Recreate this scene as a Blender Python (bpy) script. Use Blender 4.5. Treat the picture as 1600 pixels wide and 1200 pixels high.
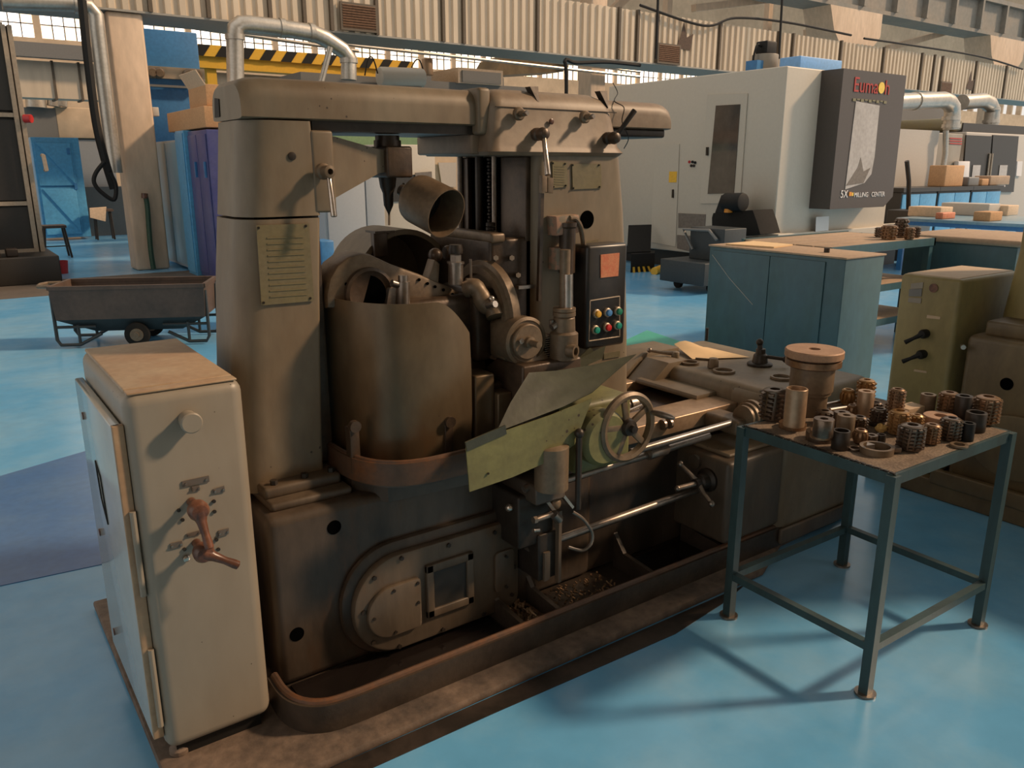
import bpy, bmesh, math, random
from mathutils import Vector, Matrix
random.seed(7)
for o in list(bpy.data.objects): bpy.data.objects.remove(o)
S = bpy.context.scene
COL = S.collection

# ------------------------------------------------------------------ camera
F, PITCH, YAW, CH = 1257.14, 0.263635, 0.62043, 1.65     # focal length in px of a 1600x1200 frame, metres
cd = bpy.data.cameras.new('camera'); cam = bpy.data.objects.new('camera', cd); COL.objects.link(cam)
cd.sensor_fit = 'HORIZONTAL'; cd.sensor_width = 36; cd.lens = F/1600*36; cd.clip_end = 200; cd.clip_start = .05
cam.location = (0, 0, CH); cam.rotation_euler = (math.pi/2-PITCH, 0, -YAW)
S.camera = cam
# ------------------------------------------------------------------ light and exposure
W = bpy.data.worlds.new('world'); S.world = W; W.use_nodes = True
bg = W.node_tree.nodes['Background']; bg.inputs[0].default_value = (1.0, .93, .85, 1); bg.inputs[1].default_value = .72
sl = bpy.data.lights.new('sun', 'SUN'); sun = bpy.data.objects.new('sun', sl); COL.objects.link(sun)
sl.energy = 2.7; sl.angle = math.radians(5); sl.color = (1.0, .70, .45)
sun.rotation_euler = Vector((-.70, .38, -.58)).to_track_quat('-Z', 'Y').to_euler()
S.view_settings.view_transform = 'Standard'; S.view_settings.look = 'None'
S.view_settings.exposure = 0.3; S.view_settings.gamma = 1; S.view_settings.use_curve_mapping = False

# ------------------------------------------------------------------ helpers
_cy, _sy, _cp, _sp = math.cos(YAW), math.sin(YAW), math.cos(PITCH), math.sin(PITCH)
FW = Vector((_sy*_cp, _cy*_cp, -_sp)); RT = Vector((_cy, -_sy, 0)); UP = RT.cross(FW)
def U(px, py, x=None, y=None, z=None):
    """point where the sight line of a photo pixel meets a plane of the place"""
    d = FW + RT*((px-800)/F) - UP*((py-600)/F)
    if x is not None: t = x/d.x
    elif y is not None: t = y/d.y
    else: t = (z-CH)/d.z
    return Vector((0, 0, CH)) + d*t
V = Vector
MATS = {}
def mat(name, col, rough=.55, metal=0., dirt=None, amt=.5, scale=3., streak=1., bump=0., spec=.5, fine=.12, emit=0., trans=0., alpha=1., lo=.42, hi=.62, speck=0., rust=None):
    m = bpy.data.materials.new(name); m.use_nodes = True; nt = m.node_tree; N = nt.nodes; L = nt.links
    P = N['Principled BSDF']
    P.inputs['Roughness'].default_value = rough; P.inputs['Metallic'].default_value = metal
    P.inputs['Specular IOR Level'].default_value = spec
    if trans: P.inputs['Transmission Weight'].default_value = trans
    if alpha < 1: P.inputs['Alpha'].default_value = alpha
    if emit:
        P.inputs['Emission Color'].default_value = (*col, 1); P.inputs['Emission Strength'].default_value = emit
    tc = N.new('ShaderNodeTexCoord'); mp = N.new('ShaderNodeMapping'); mp.inputs['Scale'].default_value = (1, 1, 1/streak)
    L.new(tc.outputs['Object'], mp.inputs[0])
    n2 = N.new('ShaderNodeTexNoise'); n2.inputs['Scale'].default_value = scale*9; n2.inputs['Detail'].default_value = 4
    L.new(mp.outputs[0], n2.inputs[0])
    mr = N.new('ShaderNodeMapRange'); mr.inputs[1].default_value = .25; mr.inputs[2].default_value = .75
    mr.inputs[3].default_value = 1-fine; mr.inputs[4].default_value = 1+fine
    L.new(n2.outputs[0], mr.inputs[0])
    mix = N.new('ShaderNodeMix'); mix.data_type = 'RGBA'; mix.inputs[6].default_value = (*col, 1); mix.inputs[0].default_value = 0
    mix.inputs[7].default_value = (*(dirt or col), 1)
    if dirt:
        n1 = N.new('ShaderNodeTexNoise'); n1.inputs['Scale'].default_value = scale; n1.inputs['Detail'].default_value = 7; n1.inputs['Roughness'].default_value = .65
        L.new(mp.outputs[0], n1.inputs[0])
        r = N.new('ShaderNodeMapRange'); r.inputs[1].default_value = lo; r.inputs[2].default_value = hi; r.inputs[4].default_value = amt; r.clamp = True
        L.new(n1.outputs[0], r.inputs[0]); L.new(r.outputs[0], mix.inputs[0])
    out = mix.outputs[2]
    if rust:
        n3 = N.new('ShaderNodeTexNoise'); n3.inputs['Scale'].default_value = scale*1.7; n3.inputs['Detail'].default_value = 8; n3.inputs['Roughness'].default_value = .7
        ad = N.new('ShaderNodeVectorMath'); ad.operation = 'ADD'; ad.inputs[1].default_value = (7.3, 2.1, 4.4); L.new(mp.outputs[0], ad.inputs[0]); L.new(ad.outputs[0], n3.inputs[0])
        r3 = N.new('ShaderNodeMapRange'); r3.inputs[1].default_value = .54; r3.inputs[2].default_value = .68; r3.inputs[4].default_value = .7; L.new(n3.outputs[0], r3.inputs[0])
        m3 = N.new('ShaderNodeMix'); m3.data_type = 'RGBA'; m3.inputs[7].default_value = (*rust, 1); L.new(r3.outputs[0], m3.inputs[0]); L.new(out, m3.inputs[6]); out = m3.outputs[2]
    if speck:
        vo = N.new('ShaderNodeTexVoronoi'); vo.inputs['Scale'].default_value = 34; L.new(tc.outputs['Object'], vo.inputs['Vector'])
        nz = N.new('ShaderNodeTexNoise'); nz.inputs['Scale'].default_value = 5; L.new(tc.outputs['Object'], nz.inputs[0])
        th = N.new('ShaderNodeMapRange'); th.inputs[1].default_value = .5; th.inputs[2].default_value = .8; th.inputs[3].default_value = .0; th.inputs[4].default_value = speck; L.new(nz.outputs[0], th.inputs[0])
        lt = N.new('ShaderNodeMath'); lt.operation = 'LESS_THAN'; L.new(vo.outputs['Distance'], lt.inputs[0]); L.new(th.outputs[0], lt.inputs[1])
        m4 = N.new('ShaderNodeMix'); m4.data_type = 'RGBA'; m4.inputs[7].default_value = (.05, .032, .02, 1); L.new(lt.outputs[0], m4.inputs[0]); L.new(out, m4.inputs[6]); out = m4.outputs[2]
    mul = N.new('ShaderNodeVectorMath'); mul.operation = 'SCALE'
    L.new(out, mul.inputs[0]); L.new(mr.outputs[0], mul.inputs['Scale']); L.new(mul.outputs[0], P.inputs['Base Color'])
    if bump:
        b = N.new('ShaderNodeBump'); b.inputs['Strength'].default_value = bump; b.inputs['Distance'].default_value = .01
        L.new(n2.outputs[0], b.inputs['Height']); L.new(b.outputs[0], P.inputs['Normal'])
    MATS[name] = m
    return m

class B:
    """collects shapes into one mesh"""
    def __init__(s): s.m = bmesh.new()
    def _bev(s, vs, bev, seg=3):
        if bev > 0:
            es = {e for v in vs for e in v.link_edges}
            bmesh.ops.bevel(s.m, geom=list(es), offset=bev, segments=seg, profile=.5, affect='EDGES', clamp_overlap=True)
    def box(s, x0, x1, y0, y1, z0, z1, bev=0, seg=3):
        M = Matrix.Translation(((x0+x1)/2, (y0+y1)/2, (z0+z1)/2)) @ Matrix.Diagonal((abs(x1-x0), abs(y1-y0), abs(z1-z0), 1))
        s._bev(bmesh.ops.create_cube(s.m, size=1, matrix=M)['verts'], bev, seg); return s
    def obox(s, c, ex, ey, ez, bev=0, seg=2):
        """box about c with half-axis vectors ex, ey, ez"""
        M = Matrix((V(ex)*2, V(ey)*2, V(ez)*2)).transposed().to_4x4(); M.translation = V(c)
        r = bmesh.ops.create_cube(s.m, size=1, matrix=M)['verts']
        if M.determinant() < 0: bmesh.ops.reverse_faces(s.m, faces=list({f for v in r for f in v.link_faces}))
        s._bev(r, bev, seg); return s
    def bar(s, a, b, w, h=None, up=(0, 0, 1), bev=0):
        a, b = V(a), V(b); d = b-a; h = h or w
        sd = d.cross(V(up)).normalized() if abs(d.normalized().dot(V(up))) < .99 else V((1, 0, 0)); u = sd.cross(d).normalized()
        return s.obox((a+b)/2, d/2, sd*w/2, u*h/2, bev)
    def cyl(s, a, b, r, r2=None, n=20, bev=0):
        a, b = V(a), V(b); d = b-a; r2 = r if r2 is None else r2
        M = d.to_track_quat('Z', 'Y').to_matrix().to_4x4(); M.translation = (a+b)/2
        vs = bmesh.ops.create_cone(s.m, cap_ends=True, segments=n, radius1=r, radius2=r2, depth=d.length, matrix=M)['verts']
        if bev:
            es = [e for e in {e for v in vs for e in v.link_edges} if len([f for f in e.link_faces if len(f.verts) > 4])]
            bmesh.ops.bevel(s.m, geom=es, offset=bev, segments=2, profile=.5, affect='EDGES')
        return s
    def ball(s, c, r, n=12, sc=(1, 1, 1)):
        M = Matrix.Translation(V(c)) @ Matrix.Diagonal((*sc, 1))
        bmesh.ops.create_uvsphere(s.m, u_segments=n, v_segments=max(6, n*2//3), radius=r, matrix=M); return s
    def tube(s, pts, r, n=8):
        pts = [V(p) for p in pts]; rings = []; pu = None
        for i, p in enumerate(pts):
            d = (pts[min(i+1, len(pts)-1)]-pts[max(i-1, 0)]).normalized()
            if pu is None: pu = d.orthogonal().normalized()
            u = (pu-d*pu.dot(d)).normalized(); pu = u; w = d.cross(u)
            rr = r[i] if isinstance(r, (list, tuple)) else r
            rings.append([s.m.verts.new(p+(u*math.cos(2*math.pi*k/n)+w*math.sin(2*math.pi*k/n))*rr) for k in range(n)])
        for a, b in zip(rings, rings[1:]):
            for k in range(n): s.m.faces.new((a[k], a[(k+1) % n], b[(k+1) % n], b[k]))
        s.m.faces.new(rings[0][::-1]); s.m.faces.new(rings[-1]); return s
    def prism(s, pts, vec, bev=0, seg=2):
        vec = V(vec); a = [s.m.verts.new(V(p)) for p in pts]; b = [s.m.verts.new(V(p)+vec) for p in pts]; n = len(a)
        nf = [s.m.faces.new(a), s.m.faces.new(b[::-1])]
        for k in range(n): nf.append(s.m.faces.new((a[k], b[k], b[(k+1) % n], a[(k+1) % n])))
        bmesh.ops.recalc_face_normals(s.m, faces=nf)
        if bev:
            es = set(nf[0].edges) | set(nf[1].edges)
            bmesh.ops.bevel(s.m, geom=list(es), offset=bev, segments=seg, profile=.5, affect='EDGES', clamp_overlap=True)
        return s
    def loft(s, secs, cap=True):
        rs = [[s.m.verts.new(V(p)) for p in q] for q in secs]; n = len(rs[0]); nf = []
        for a, b in zip(rs, rs[1:]):
            for k in range(n): nf.append(s.m.faces.new((a[k], a[(k+1) % n], b[(k+1) % n], b[k])))
        if cap: nf += [s.m.faces.new(rs[0][::-1]), s.m.faces.new(rs[-1])]
        bmesh.ops.recalc_face_normals(s.m, faces=nf); return s
    def lathe(s, prof, o, ax=(0, 0, 1), n=24, closed=False):
        """prof: (radius, height) list; closed joins last to first (rings)"""
        o = V(o); q = V(ax).to_track_quat('Z', 'Y'); rs = []; nf = []
        for r, h in prof:
            rs.append([s.m.verts.new(o+q @ V((r*math.cos(2*math.pi*k/n), r*math.sin(2*math.pi*k/n), h))) for k in range(n)])
        pr = list(zip(rs, rs[1:])) + ([(rs[-1], rs[0])] if closed else [])
        for a, b in pr:
            for k in range(n): nf.append(s.m.faces.new((a[k], a[(k+1) % n], b[(k+1) % n], b[k])))
        if not closed: nf += [s.m.faces.new(rs[0][::-1]), s.m.faces.new(rs[-1])]
        bmesh.ops.recalc_face_normals(s.m, faces=nf); return s
    def sheet(s, rows, th):
        """grid of points given thickness th along its normals"""
        vs = [[s.m.verts.new(V(p)) for p in r] for r in rows]; fs = []
        for a, b in zip(vs, vs[1:]):
            for k in range(len(a)-1): fs.append(s.m.faces.new((a[k], a[k+1], b[k+1], b[k])))
        bmesh.ops.recalc_face_normals(s.m, faces=fs)
        bmesh.ops.solidify(s.m, geom=fs, thickness=th); return s
    def obj(s, name, m, parent=None, label=None, sharp=35):
        me = bpy.data.meshes.new(name); s.m.normal_update(); s.m.to_mesh(me); s.m.free()
        me.materials.append(MATS[m])
        me.polygons.foreach_set('use_smooth', [True]*len(me.polygons)); me.set_sharp_from_angle(angle=math.radians(sharp))
        o = bpy.data.objects.new(name, me); COL.objects.link(o)
        if parent:
            w = V((0, 0, 0)); q = parent
            while q: w += V(q.location); q = q.parent
            o.parent = parent; me.transform(Matrix.Translation(-w))
        if label: o['label'] = label
        return o
def thing(name, label, cat, loc=(0, 0, 0), group=None):
    o = bpy.data.objects.new(name, None); COL.objects.link(o); o.location = loc; o.empty_display_size = .1
    o['label'] = label; o['category'] = cat
    if group: o['group'] = group
    return o
def solo(o, label, cat, group=None, base=None):
    """tag a one-mesh thing and put its origin at its base"""
    me = o.data; vs = [v.co for v in me.vertices]
    c = V((sum(v.x for v in vs)/len(vs), sum(v.y for v in vs)/len(vs), min(v.z for v in vs)))
    me.transform(Matrix.Translation(-c)); o.location = c
    o['label'] = label; o['category'] = cat
    if group: o['group'] = group
    return o
def struct(o): o['kind'] = 'structure'; return o
def share(o, parent, off, name=None):
    """another copy of a part, shifted"""
    c = o.copy(); COL.objects.link(c); c.parent = parent; c.location = V(o.location)+V(off)
    if name: c.name = name
    return c
def text(s, size, loc, xdir, zdir, m, parent, name='lettering', ext=.004):
    cu = bpy.data.curves.new('t', 'FONT'); cu.body = s; cu.size = size; cu.extrude = ext; cu.resolution_u = 3
    t = bpy.data.objects.new('t', cu); COL.objects.link(t); bpy.context.view_layer.update()
    me = bpy.data.meshes.new_from_object(t.evaluated_get(bpy.context.evaluated_depsgraph_get()))
    bpy.data.objects.remove(t); me.name = name; me.materials.clear(); me.materials.append(MATS[m])
    X = V(xdir).normalized(); Y = V(zdir).normalized(); Z = X.cross(Y)
    M = Matrix((X, Y, Z)).transposed().to_4x4(); M.translation = V(loc)
    w = V((0, 0, 0)); q = parent
    while q: w += V(q.location); q = q.parent
    me.transform(Matrix.Translation(-w) @ M)
    o = bpy.data.objects.new(name, me); COL.objects.link(o); o.parent = parent
    return o
def rrect(x0, x1, y0, y1, r, z, n=5):
    """rounded rectangle in plan; r = one radius or four (x0y0, x1y0, x1y1, x0y1)"""
    r = r if isinstance(r, (list, tuple)) else [r]*4; out = []
    for (cx, cy, a0, q) in ((x0+r[0], y0+r[0], 180, r[0]), (x1-r[1], y0+r[1], 270, r[1]), (x1-r[2], y1-r[2], 0, r[2]), (x0+r[3], y1-r[3], 90, r[3])):
        for k in range(n+1):
            a = math.radians(a0+90*k/n); out.append(V((cx+q*math.cos(a), cy+q*math.sin(a), z)))
    return out
def rrxz(x0, x1, z0, z1, r, y, n=5):
    return [V((p.x, y, p.y)) for p in rrect(x0, x1, z0, z1, r, 0, n)]
def arc(a, b, c, n=8):
    """quadratic curve through control points"""
    a, b, c = V(a), V(b), V(c)
    return [a*(1-t)**2+b*2*t*(1-t)+c*t*t for t in [k/n for k in range(n+1)]]
def smooth(pts, n=6):
    pts = [V(p) for p in pts]; P = [pts[0]]+pts+[pts[-1]]; out = []
    for i in range(1, len(P)-2):
        for k in range(n):
            t = k/n; p0, p1, p2, p3 = P[i-1:i+3]
            out.append(.5*((2*p1)+(p2-p0)*t+(2*p0-5*p1+4*p2-p3)*t*t+(3*p1-p0-3*p2+p3)*t**3))
    return out+[pts[-1]]

# ------------------------------------------------------------------ materials
mat('machine_paint', (.205, .163, .11), .5, dirt=(.14, .088, .045), amt=.6, scale=2.6, streak=2.5, bump=.05, speck=.25)
mat('head_paint', (.26, .20, .14), .5, dirt=(.16, .10, .058), amt=.6, scale=3.5, bump=.05, speck=.2)
mat('cabinet_paint', (.275, .24, .19), .42, dirt=(.20, .155, .108), amt=.4, scale=2, streak=3, bump=.02, fine=.05, speck=.2)
mat('cabinet_top', (.34, .22, .13), .5, dirt=(.42, .33, .22), amt=.6, scale=5, fine=.1)
mat('door_paint', (.40, .42, .40), .12, dirt=(.36, .36, .31), amt=.3, scale=2, fine=.03, spec=1.0)
mat('oily_base', (.088, .064, .046), .4, dirt=(.026, .018, .012), amt=.9, scale=2.6, streak=3, bump=.1, rust=(.095, .045, .02))
mat('cover_paint', (.115, .085, .058), .45, dirt=(.055, .038, .025), amt=.7, scale=4, streak=4, bump=.08, rust=(.13, .07, .035))
mat('guard_sheet', (.165, .115, .066), .34, metal=.45, dirt=(.085, .052, .028), amt=.7, scale=2.6, streak=2, bump=.04, rust=(.15, .08, .035), speck=.15)
mat('rusty_rim', (.13, .068, .04), .5, metal=.3, dirt=(.09, .06, .045), amt=.7, scale=5, bump=.1, rust=(.22, .085, .03))
mat('green_paint', (.185, .18, .07), .5, dirt=(.10, .09, .04), amt=.6, scale=5, bump=.05, speck=.3)
mat('green_dark', (.062, .064, .04), .35, dirt=(.03, .028, .02), amt=.6, scale=4, bump=.05)
mat('steel', (.30, .25, .21), .35, metal=.8, dirt=(.15, .11, .08), amt=.5, scale=12)
mat('bright_steel', (.55, .47, .40), .25, metal=.9, dirt=(.3, .22, .16), amt=.4, scale=10)
mat('dark_steel', (.045, .034, .026), .45, metal=.4, dirt=(.02, .014, .01), amt=.6, scale=8, bump=.05)
mat('oily_iron', (.085, .055, .035), .4, metal=.3, dirt=(.03, .02, .013), amt=.7, scale=7, bump=.08)
mat('cast_iron', (.19, .135, .085), .45, metal=.25, dirt=(.09, .055, .03), amt=.6, scale=8, bump=.06)
mat('black', (.010, .009, .008), .6, fine=.2, spec=.3)
mat('void', (.002, .002, .002), .95, spec=0.)
mat('black_box', (.016, .014, .013), .35, dirt=(.05, .04, .03), amt=.4, scale=9)
mat('way_steel', (.42, .285, .18), .4, metal=.45, dirt=(.26, .16, .09), amt=.6, scale=6)
mat('bakelite', (.085, .034, .02), .33, dirt=(.22, .09, .05), amt=.7, scale=25)
mat('brass_plate', (.185, .152, .088), .45, metal=.3, dirt=(.2, .16, .07), amt=.5, scale=8)
mat('plate_text', (.15, .122, .058), .6)
mat('name_plate', (.17, .135, .11), .4, metal=.4)
mat('pink_label', (.62, .24, .12), .5, dirt=(.55, .10, .05), amt=.6, scale=30)
mat('chipped', (.21, .17, .12), .5, dirt=(.36, .20, .13), amt=.9, scale=30, lo=.48, hi=.54)
for n, c in (('btn_yellow', (.75, .42, .06)), ('btn_blue', (.08, .25, .55)), ('btn_green', (.02, .22, .13)), ('btn_teal', (.02, .30, .22)), ('btn_red', (.6, .03, .03))): mat(n, c, .3)
mat('floor_blue', (.125, .385, .66), .24, dirt=(.26, .48, .66), amt=.7, scale=.8, fine=.06, bump=.03)
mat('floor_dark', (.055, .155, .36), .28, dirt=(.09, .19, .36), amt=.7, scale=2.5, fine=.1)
mat('dark_band', (.02, .016, .013), .4, dirt=(.07, .05, .04), amt=.5, scale=6)
mat('floor_strip', (.115, .095, .078), .6, dirt=(.08, .07, .06), amt=.6, scale=2)
mat('floor_green', (.06, .42, .33), .35, dirt=(.1, .4, .36), amt=.4, scale=1.5)
mat('concrete', (.165, .115, .082), .75, dirt=(.05, .038, .03), amt=.85, scale=3.2, bump=.35, fine=.3)
mat('tray_iron', (.075, .055, .040), .4, metal=.3, dirt=(.025, .018, .014), amt=.6, scale=6, bump=.12)
mat('chips', (.32, .19, .10), .5, metal=.5, dirt=(.09, .055, .03), amt=.9, scale=40, fine=.5)
mat('coolant', (.012, .009, .008), .08)
mat('table_green', (.036, .07, .074), .42, dirt=(.025, .036, .034), amt=.6, scale=6, streak=3, bump=.04)
mat('table_mat', (.20, .145, .10), .8, dirt=(.11, .075, .05), amt=.7, scale=14, bump=.3, fine=.35)
mat('hob_dark', (.17, .125, .092), .3, metal=.75, dirt=(.075, .05, .035), amt=.6, scale=25)
mat('hob_gold', (.40, .235, .10), .36, metal=.6, dirt=(.16, .085, .035), amt=.6, scale=25)
mat('hob_brown', (.28, .165, .09), .36, metal=.6, dirt=(.1, .055, .03), amt=.6, scale=25)
mat('disc_rust', (.42, .255, .155), .6, metal=.15, dirt=(.3, .17, .10), amt=.6, scale=14)
mat('wad', (.62, .40, .14), .9, fine=.4)
mat('paper', (.74, .52, .29), .8, fine=.04)
mat('white_paper', (.72, .66, .62), .8, fine=.03)
mat('teal_paint', (.045, .105, .125), .42, dirt=(.04, .085, .075), amt=.6, scale=2, streak=2)
mat('dull_tan', (.40, .275, .175), .7, dirt=(.31, .21, .14), amt=.5, scale=4)  # tan tops and shelves, much paler than the teal sides
mat('olive_paint', (.27, .215, .085), .45, dirt=(.17, .125, .05), amt=.5, scale=3, streak=2)
mat('olive_oily', (.15, .105, .05), .45, dirt=(.07, .045, .022), amt=.7, scale=3, streak=2, bump=.1)
mat('cream_top', (.5, .36, .23), .6, fine=.06)
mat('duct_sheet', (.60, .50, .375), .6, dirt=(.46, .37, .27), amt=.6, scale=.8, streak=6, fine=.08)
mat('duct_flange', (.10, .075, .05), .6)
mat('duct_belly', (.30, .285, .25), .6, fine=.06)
mat('grille_rust', (.22, .12, .07), .7, fine=.3)
mat('soot', (.08, .05, .035), .8, fine=.3)
mat('hall_wall', (.58, .44, .30), .75, dirt=(.42, .31, .21), amt=.5, scale=.5)
mat('pillar_paint', (.62, .47, .34), .6, dirt=(.46, .33, .22), amt=.5, scale=1.2, streak=3)
mat('ceiling_paint', (.62, .45, .33), .8, dirt=(.52, .38, .28), amt=.5, scale=.3)
mat('girder_paint', (.20, .19, .165), .7, dirt=(.3, .24, .18), amt=.5, scale=.8)
mat('window_light', (1.0, .78, .54), .4, emit=1.5)
mat('window_light_cool', (1.0, .90, .78), .4, emit=2.2)
mat('mullion', (.10, .075, .055), .6)
mat('galv', (.50, .46, .40), .35, metal=.7, dirt=(.36, .33, .28), amt=.5, scale=3)
mat('mill_white', (.53, .47, .385), .45, fine=.03)
mat('mill_dark', (.075, .058, .048), .4, fine=.06)
mat('mill_glass', (.06, .055, .048), .08, dirt=(.14, .12, .1), amt=.6, scale=.8)
mat('mill_pane', (.46, .41, .37), .15, dirt=(.36, .32, .28), amt=.6, scale=2)
mat('sign_red', (.42, .035, .025), .5)
mat('sign_yellow', (.85, .55, .08), .4)
mat('sign_white', (.75, .7, .66), .5)
mat('sign_dim', (.20, .17, .09), .5)
mat('sticker_yellow', (.78, .44, .04), .5)
mat('vent_grey', (.17, .14, .115), .6, fine=.2)
mat('grey_paint', (.17, .165, .155), .5, fine=.05)
mat('light_grey', (.48, .43, .37), .5, fine=.04)
mat('cool_grey', (.36, .37, .38), .45, fine=.03)
mat('charcoal', (.030, .026, .022), .45, fine=.1)
mat('alu', (.45, .36, .27), .4, metal=.5)
mat('blue_paint', (.045, .185, .40), .4, dirt=(.04, .15, .33), amt=.5, scale=2)
mat('sky_blue_paint', (.09, .33, .56), .38, dirt=(.08, .26, .45), amt=.5, scale=2)
mat('pale_blue_paint', (.17, .30, .38), .3, dirt=(.30, .36, .38), amt=.8, scale=1.1, streak=4)
mat('violet_paint', (.055, .06, .19), .4, dirt=(.10, .10, .2), amt=.5, scale=2)
mat('box_blue', (.20, .42, .75), .5)
mat('yellow_paint', (.72, .40, .03), .5, fine=.05)
mat('cardboard', (.52, .29, .14), .8, dirt=(.44, .24, .11), amt=.4, scale=4)
mat('cardboard_pale', (.62, .45, .30), .8)
mat('cart_brown', (.105, .068, .05), .55, dirt=(.055, .04, .032), amt=.7, scale=3, bump=.08)
mat('cart_dark', (.028, .034, .036), .5, fine=.15)
mat('rubber', (.018, .016, .014), .85, spec=.2)
mat('red_plastic', (.5, .03, .03), .4)
mat('orange_plastic', (.75, .28, .03), .4)
mat('hose_green', (.03, .07, .04), .5)
mat('green_machine', (.16, .26, .13), .5)
mat('plank', (.40, .30, .20), .7)

# ================================================================== THE HALL
fl = B().box(-8, 75, -6, 30, -.2, 0).obj('floor', 'floor_blue'); struct(fl)
struct(B().box(-6, 9, 12.2, 13.9, -.01, .004).obj('trim_1', 'floor_strip'))['label'] = 'grey-brown strip painted across the blue floor'
struct(B().prism([V((4.6, 4.75, -.01)), V((5.75, 5.0, -.01)), V((5.95, 5.9, -.01)), V((4.6, 5.3, -.01))], (0, 0, .013)).obj('trim_2', 'floor_green'))['label'] = 'green patch of floor behind the hobbing machine'  # green patch laid over the blue floor
struct(B().prism([V((-1.6, 4.35, -.01)), V((.62, 5.22, -.01)), V((.43, 3.57, -.01)), V((-1.6, 3.78, -.01))], (0, 0, .013)).obj('trim_30', 'floor_dark'))['label'] = 'dark blue patch of floor left of the switch cabinet'  # darker blue patch laid over the floor
struct(B().prism([V((.3, 1.865, -.01)), V((.3, 1.80, -.01)), V((1.2, 1.79, -.01)), V((2.0, 1.77, -.01)), V((2.3, 1.81, -.01)), V((2.5, 1.855, -.01))], (0, 0, .0125)).obj('trim_31', 'dark_band'))['label'] = 'dark band along the front of the plinth'  # dark strip on the floor along the plinth front
# far wall with its window band; top raised to catch sun in the roof's place
YW = 25.0; WZ0 = 4.82; WP = 1.24; WX0 = 1.875; WW = 1.08
wb = B().box(-10, 75, YW, YW+.3, 0, WZ0).box(-10, 75, YW, YW+.3, 6.5, 13)
for k in range(52):
    wb.box(WX0+WP*k-(WP-WW), WX0+WP*k, YW, YW+.3, WZ0, 6.5)
struct(wb.obj('wall_back', 'hall_wall'))
struct(B().box(-10, WX0-(WP-WW), YW, YW+.3, WZ0, 6.5).obj('wall_back_end', 'hall_wall'))
pane0 = None
for k in range(36):
    x0 = WX0+WP*k; x1 = x0+WW; pw = WW/4; ph = .336
    w = bpy.data.objects.new('window_%d' % (k+1), None); COL.objects.link(w); w.location = (x0, YW+.1, WZ0); struct(w)
    fb = B()
    for i in range(1, 4): fb.box(x0+pw*i-.012, x0+pw*i+.012, YW+.06, YW+.1, WZ0, 6.5)
    for j in range(1, 5): fb.box(x0, x1, YW+.06, YW+.1, WZ0+ph*j-.012, WZ0+ph*j+.012)
    fb.obj('mullions', 'mullion', w)
    for i in range(4):
        for j in range(5):
            key = random.random() < .5
            if pane0 is None: pane0 = {}
            if key not in pane0:
                p = B().box(0, pw, .02, .03, 0, ph).obj('pane', 'window_light_cool' if key else 'window_light'); pane0[key] = p.data; bpy.data.objects.remove(p)
            p = bpy.data.objects.new('pane', pane0[key]); COL.objects.link(p); p.parent = w; p.location = (pw*i, .0, ph*j)
# unseen roof over the raised far wall
struct(B().box(8, 75, 20.0, YW+.3, 13, 13.2).obj('ceiling', 'ceiling_paint'))
# unseen near roof and rear wall, added to block sky light, sun side open
struct(B().box(-8, 7.0, -6, 9.0, 7.0, 7.2).obj('ceiling_sky_block', 'ceiling_paint'))
struct(B().box(-8, 7.0, -6.2, -6, 0, 7.2).obj('wall_sky_block', 'hall_wall'))
# second, farther duct at the left under the windows
def corr(b, x0, x1, y, z0, z1, pitch=.2, dep=.045):
    n = max(1, round((x1-x0)/pitch)); w = (x1-x0)/n; top = []; bot = []
    xs = []
    for i in range(n):
        a = x0+i*w; xs += [(a, 0), (a+w*.42, 0), (a+w*.5, dep), (a+w*.92, dep)]
    xs.append((x1, 0))
    rows = [[V((x, y+d, z)) for x, d in xs] for z in (z0, z1)]
    vs = [[b.m.verts.new(p) for p in r] for r in rows]
    for k in range(len(xs)-1): b.m.faces.new((vs[0][k], vs[0][k+1], vs[1][k+1], vs[1][k]))
    return b
def dx(px, yy=14.3): return U(px, 60, y=yy).x
DY, DZ0, DZ1 = 14.3, 3.97, 5.03
duct = thing('air_duct', 'long corrugated sheet-metal air duct running overhead across the hall', 'air duct', (15, DY+.4, DZ0))
joints = [150, 240, 330, 425, 478, 520, 590, 693, 725, 840, 967, 996, 1027, 1125, 1217, 1240, 1316, 1384, 1445, 1465, 1478, 1532, 1580, 1625, 1680, 1720]
jx = [dx(j) for j in joints]; jx[0] = -4
for a, b_ in zip(jx, jx[1:]):
    corr(B(), a, b_, DY, DZ0, DZ1).obj('duct_panel', 'duct_sheet', duct, sharp=20)
for a in jx[1:-1]:
    B().box(a-.03, a+.03, DY-.03, DY+.05, DZ0, DZ1+.02).obj('flange', 'duct_flange', duct)
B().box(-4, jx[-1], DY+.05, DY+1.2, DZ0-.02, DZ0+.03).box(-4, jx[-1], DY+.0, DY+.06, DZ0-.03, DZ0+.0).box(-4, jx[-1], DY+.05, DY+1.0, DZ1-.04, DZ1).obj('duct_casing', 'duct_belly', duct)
for (p0, p1, q0, q1) in ((535, 586, 10, 46), (1028, 1060, 72, 98), (1478, 1494, 131, 148)):
    xa, xb = dx(p0), dx(p1); za, zb = U((p0+p1)/2, q1, y=DY).z, U((p0+p1)/2, q0, y=DY).z
    g = B().box(xa-.04, xb+.04, DY-.06, DY-.02, za-.04, za).box(xa-.04, xb+.04, DY-.06, DY-.02, zb, zb+.04).box(xa-.04, xa, DY-.06, DY-.02, za, zb).box(xb, xb+.04, DY-.06, DY-.02, za, zb).box(xa, xb, DY-.03, DY-.015, za, zb).obj('louvre_frame', 'duct_flange', duct)
    nb = 9
    for k in range(nb):
        z = za+(zb-za)*(k+.5)/nb
        B().obox(((xa+xb)/2, DY-.05, z), ((xb-xa)/2, 0, 0), (0, .018, -.02), (0, .004, .004)).obj('slat', 'grille_rust', g)
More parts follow.
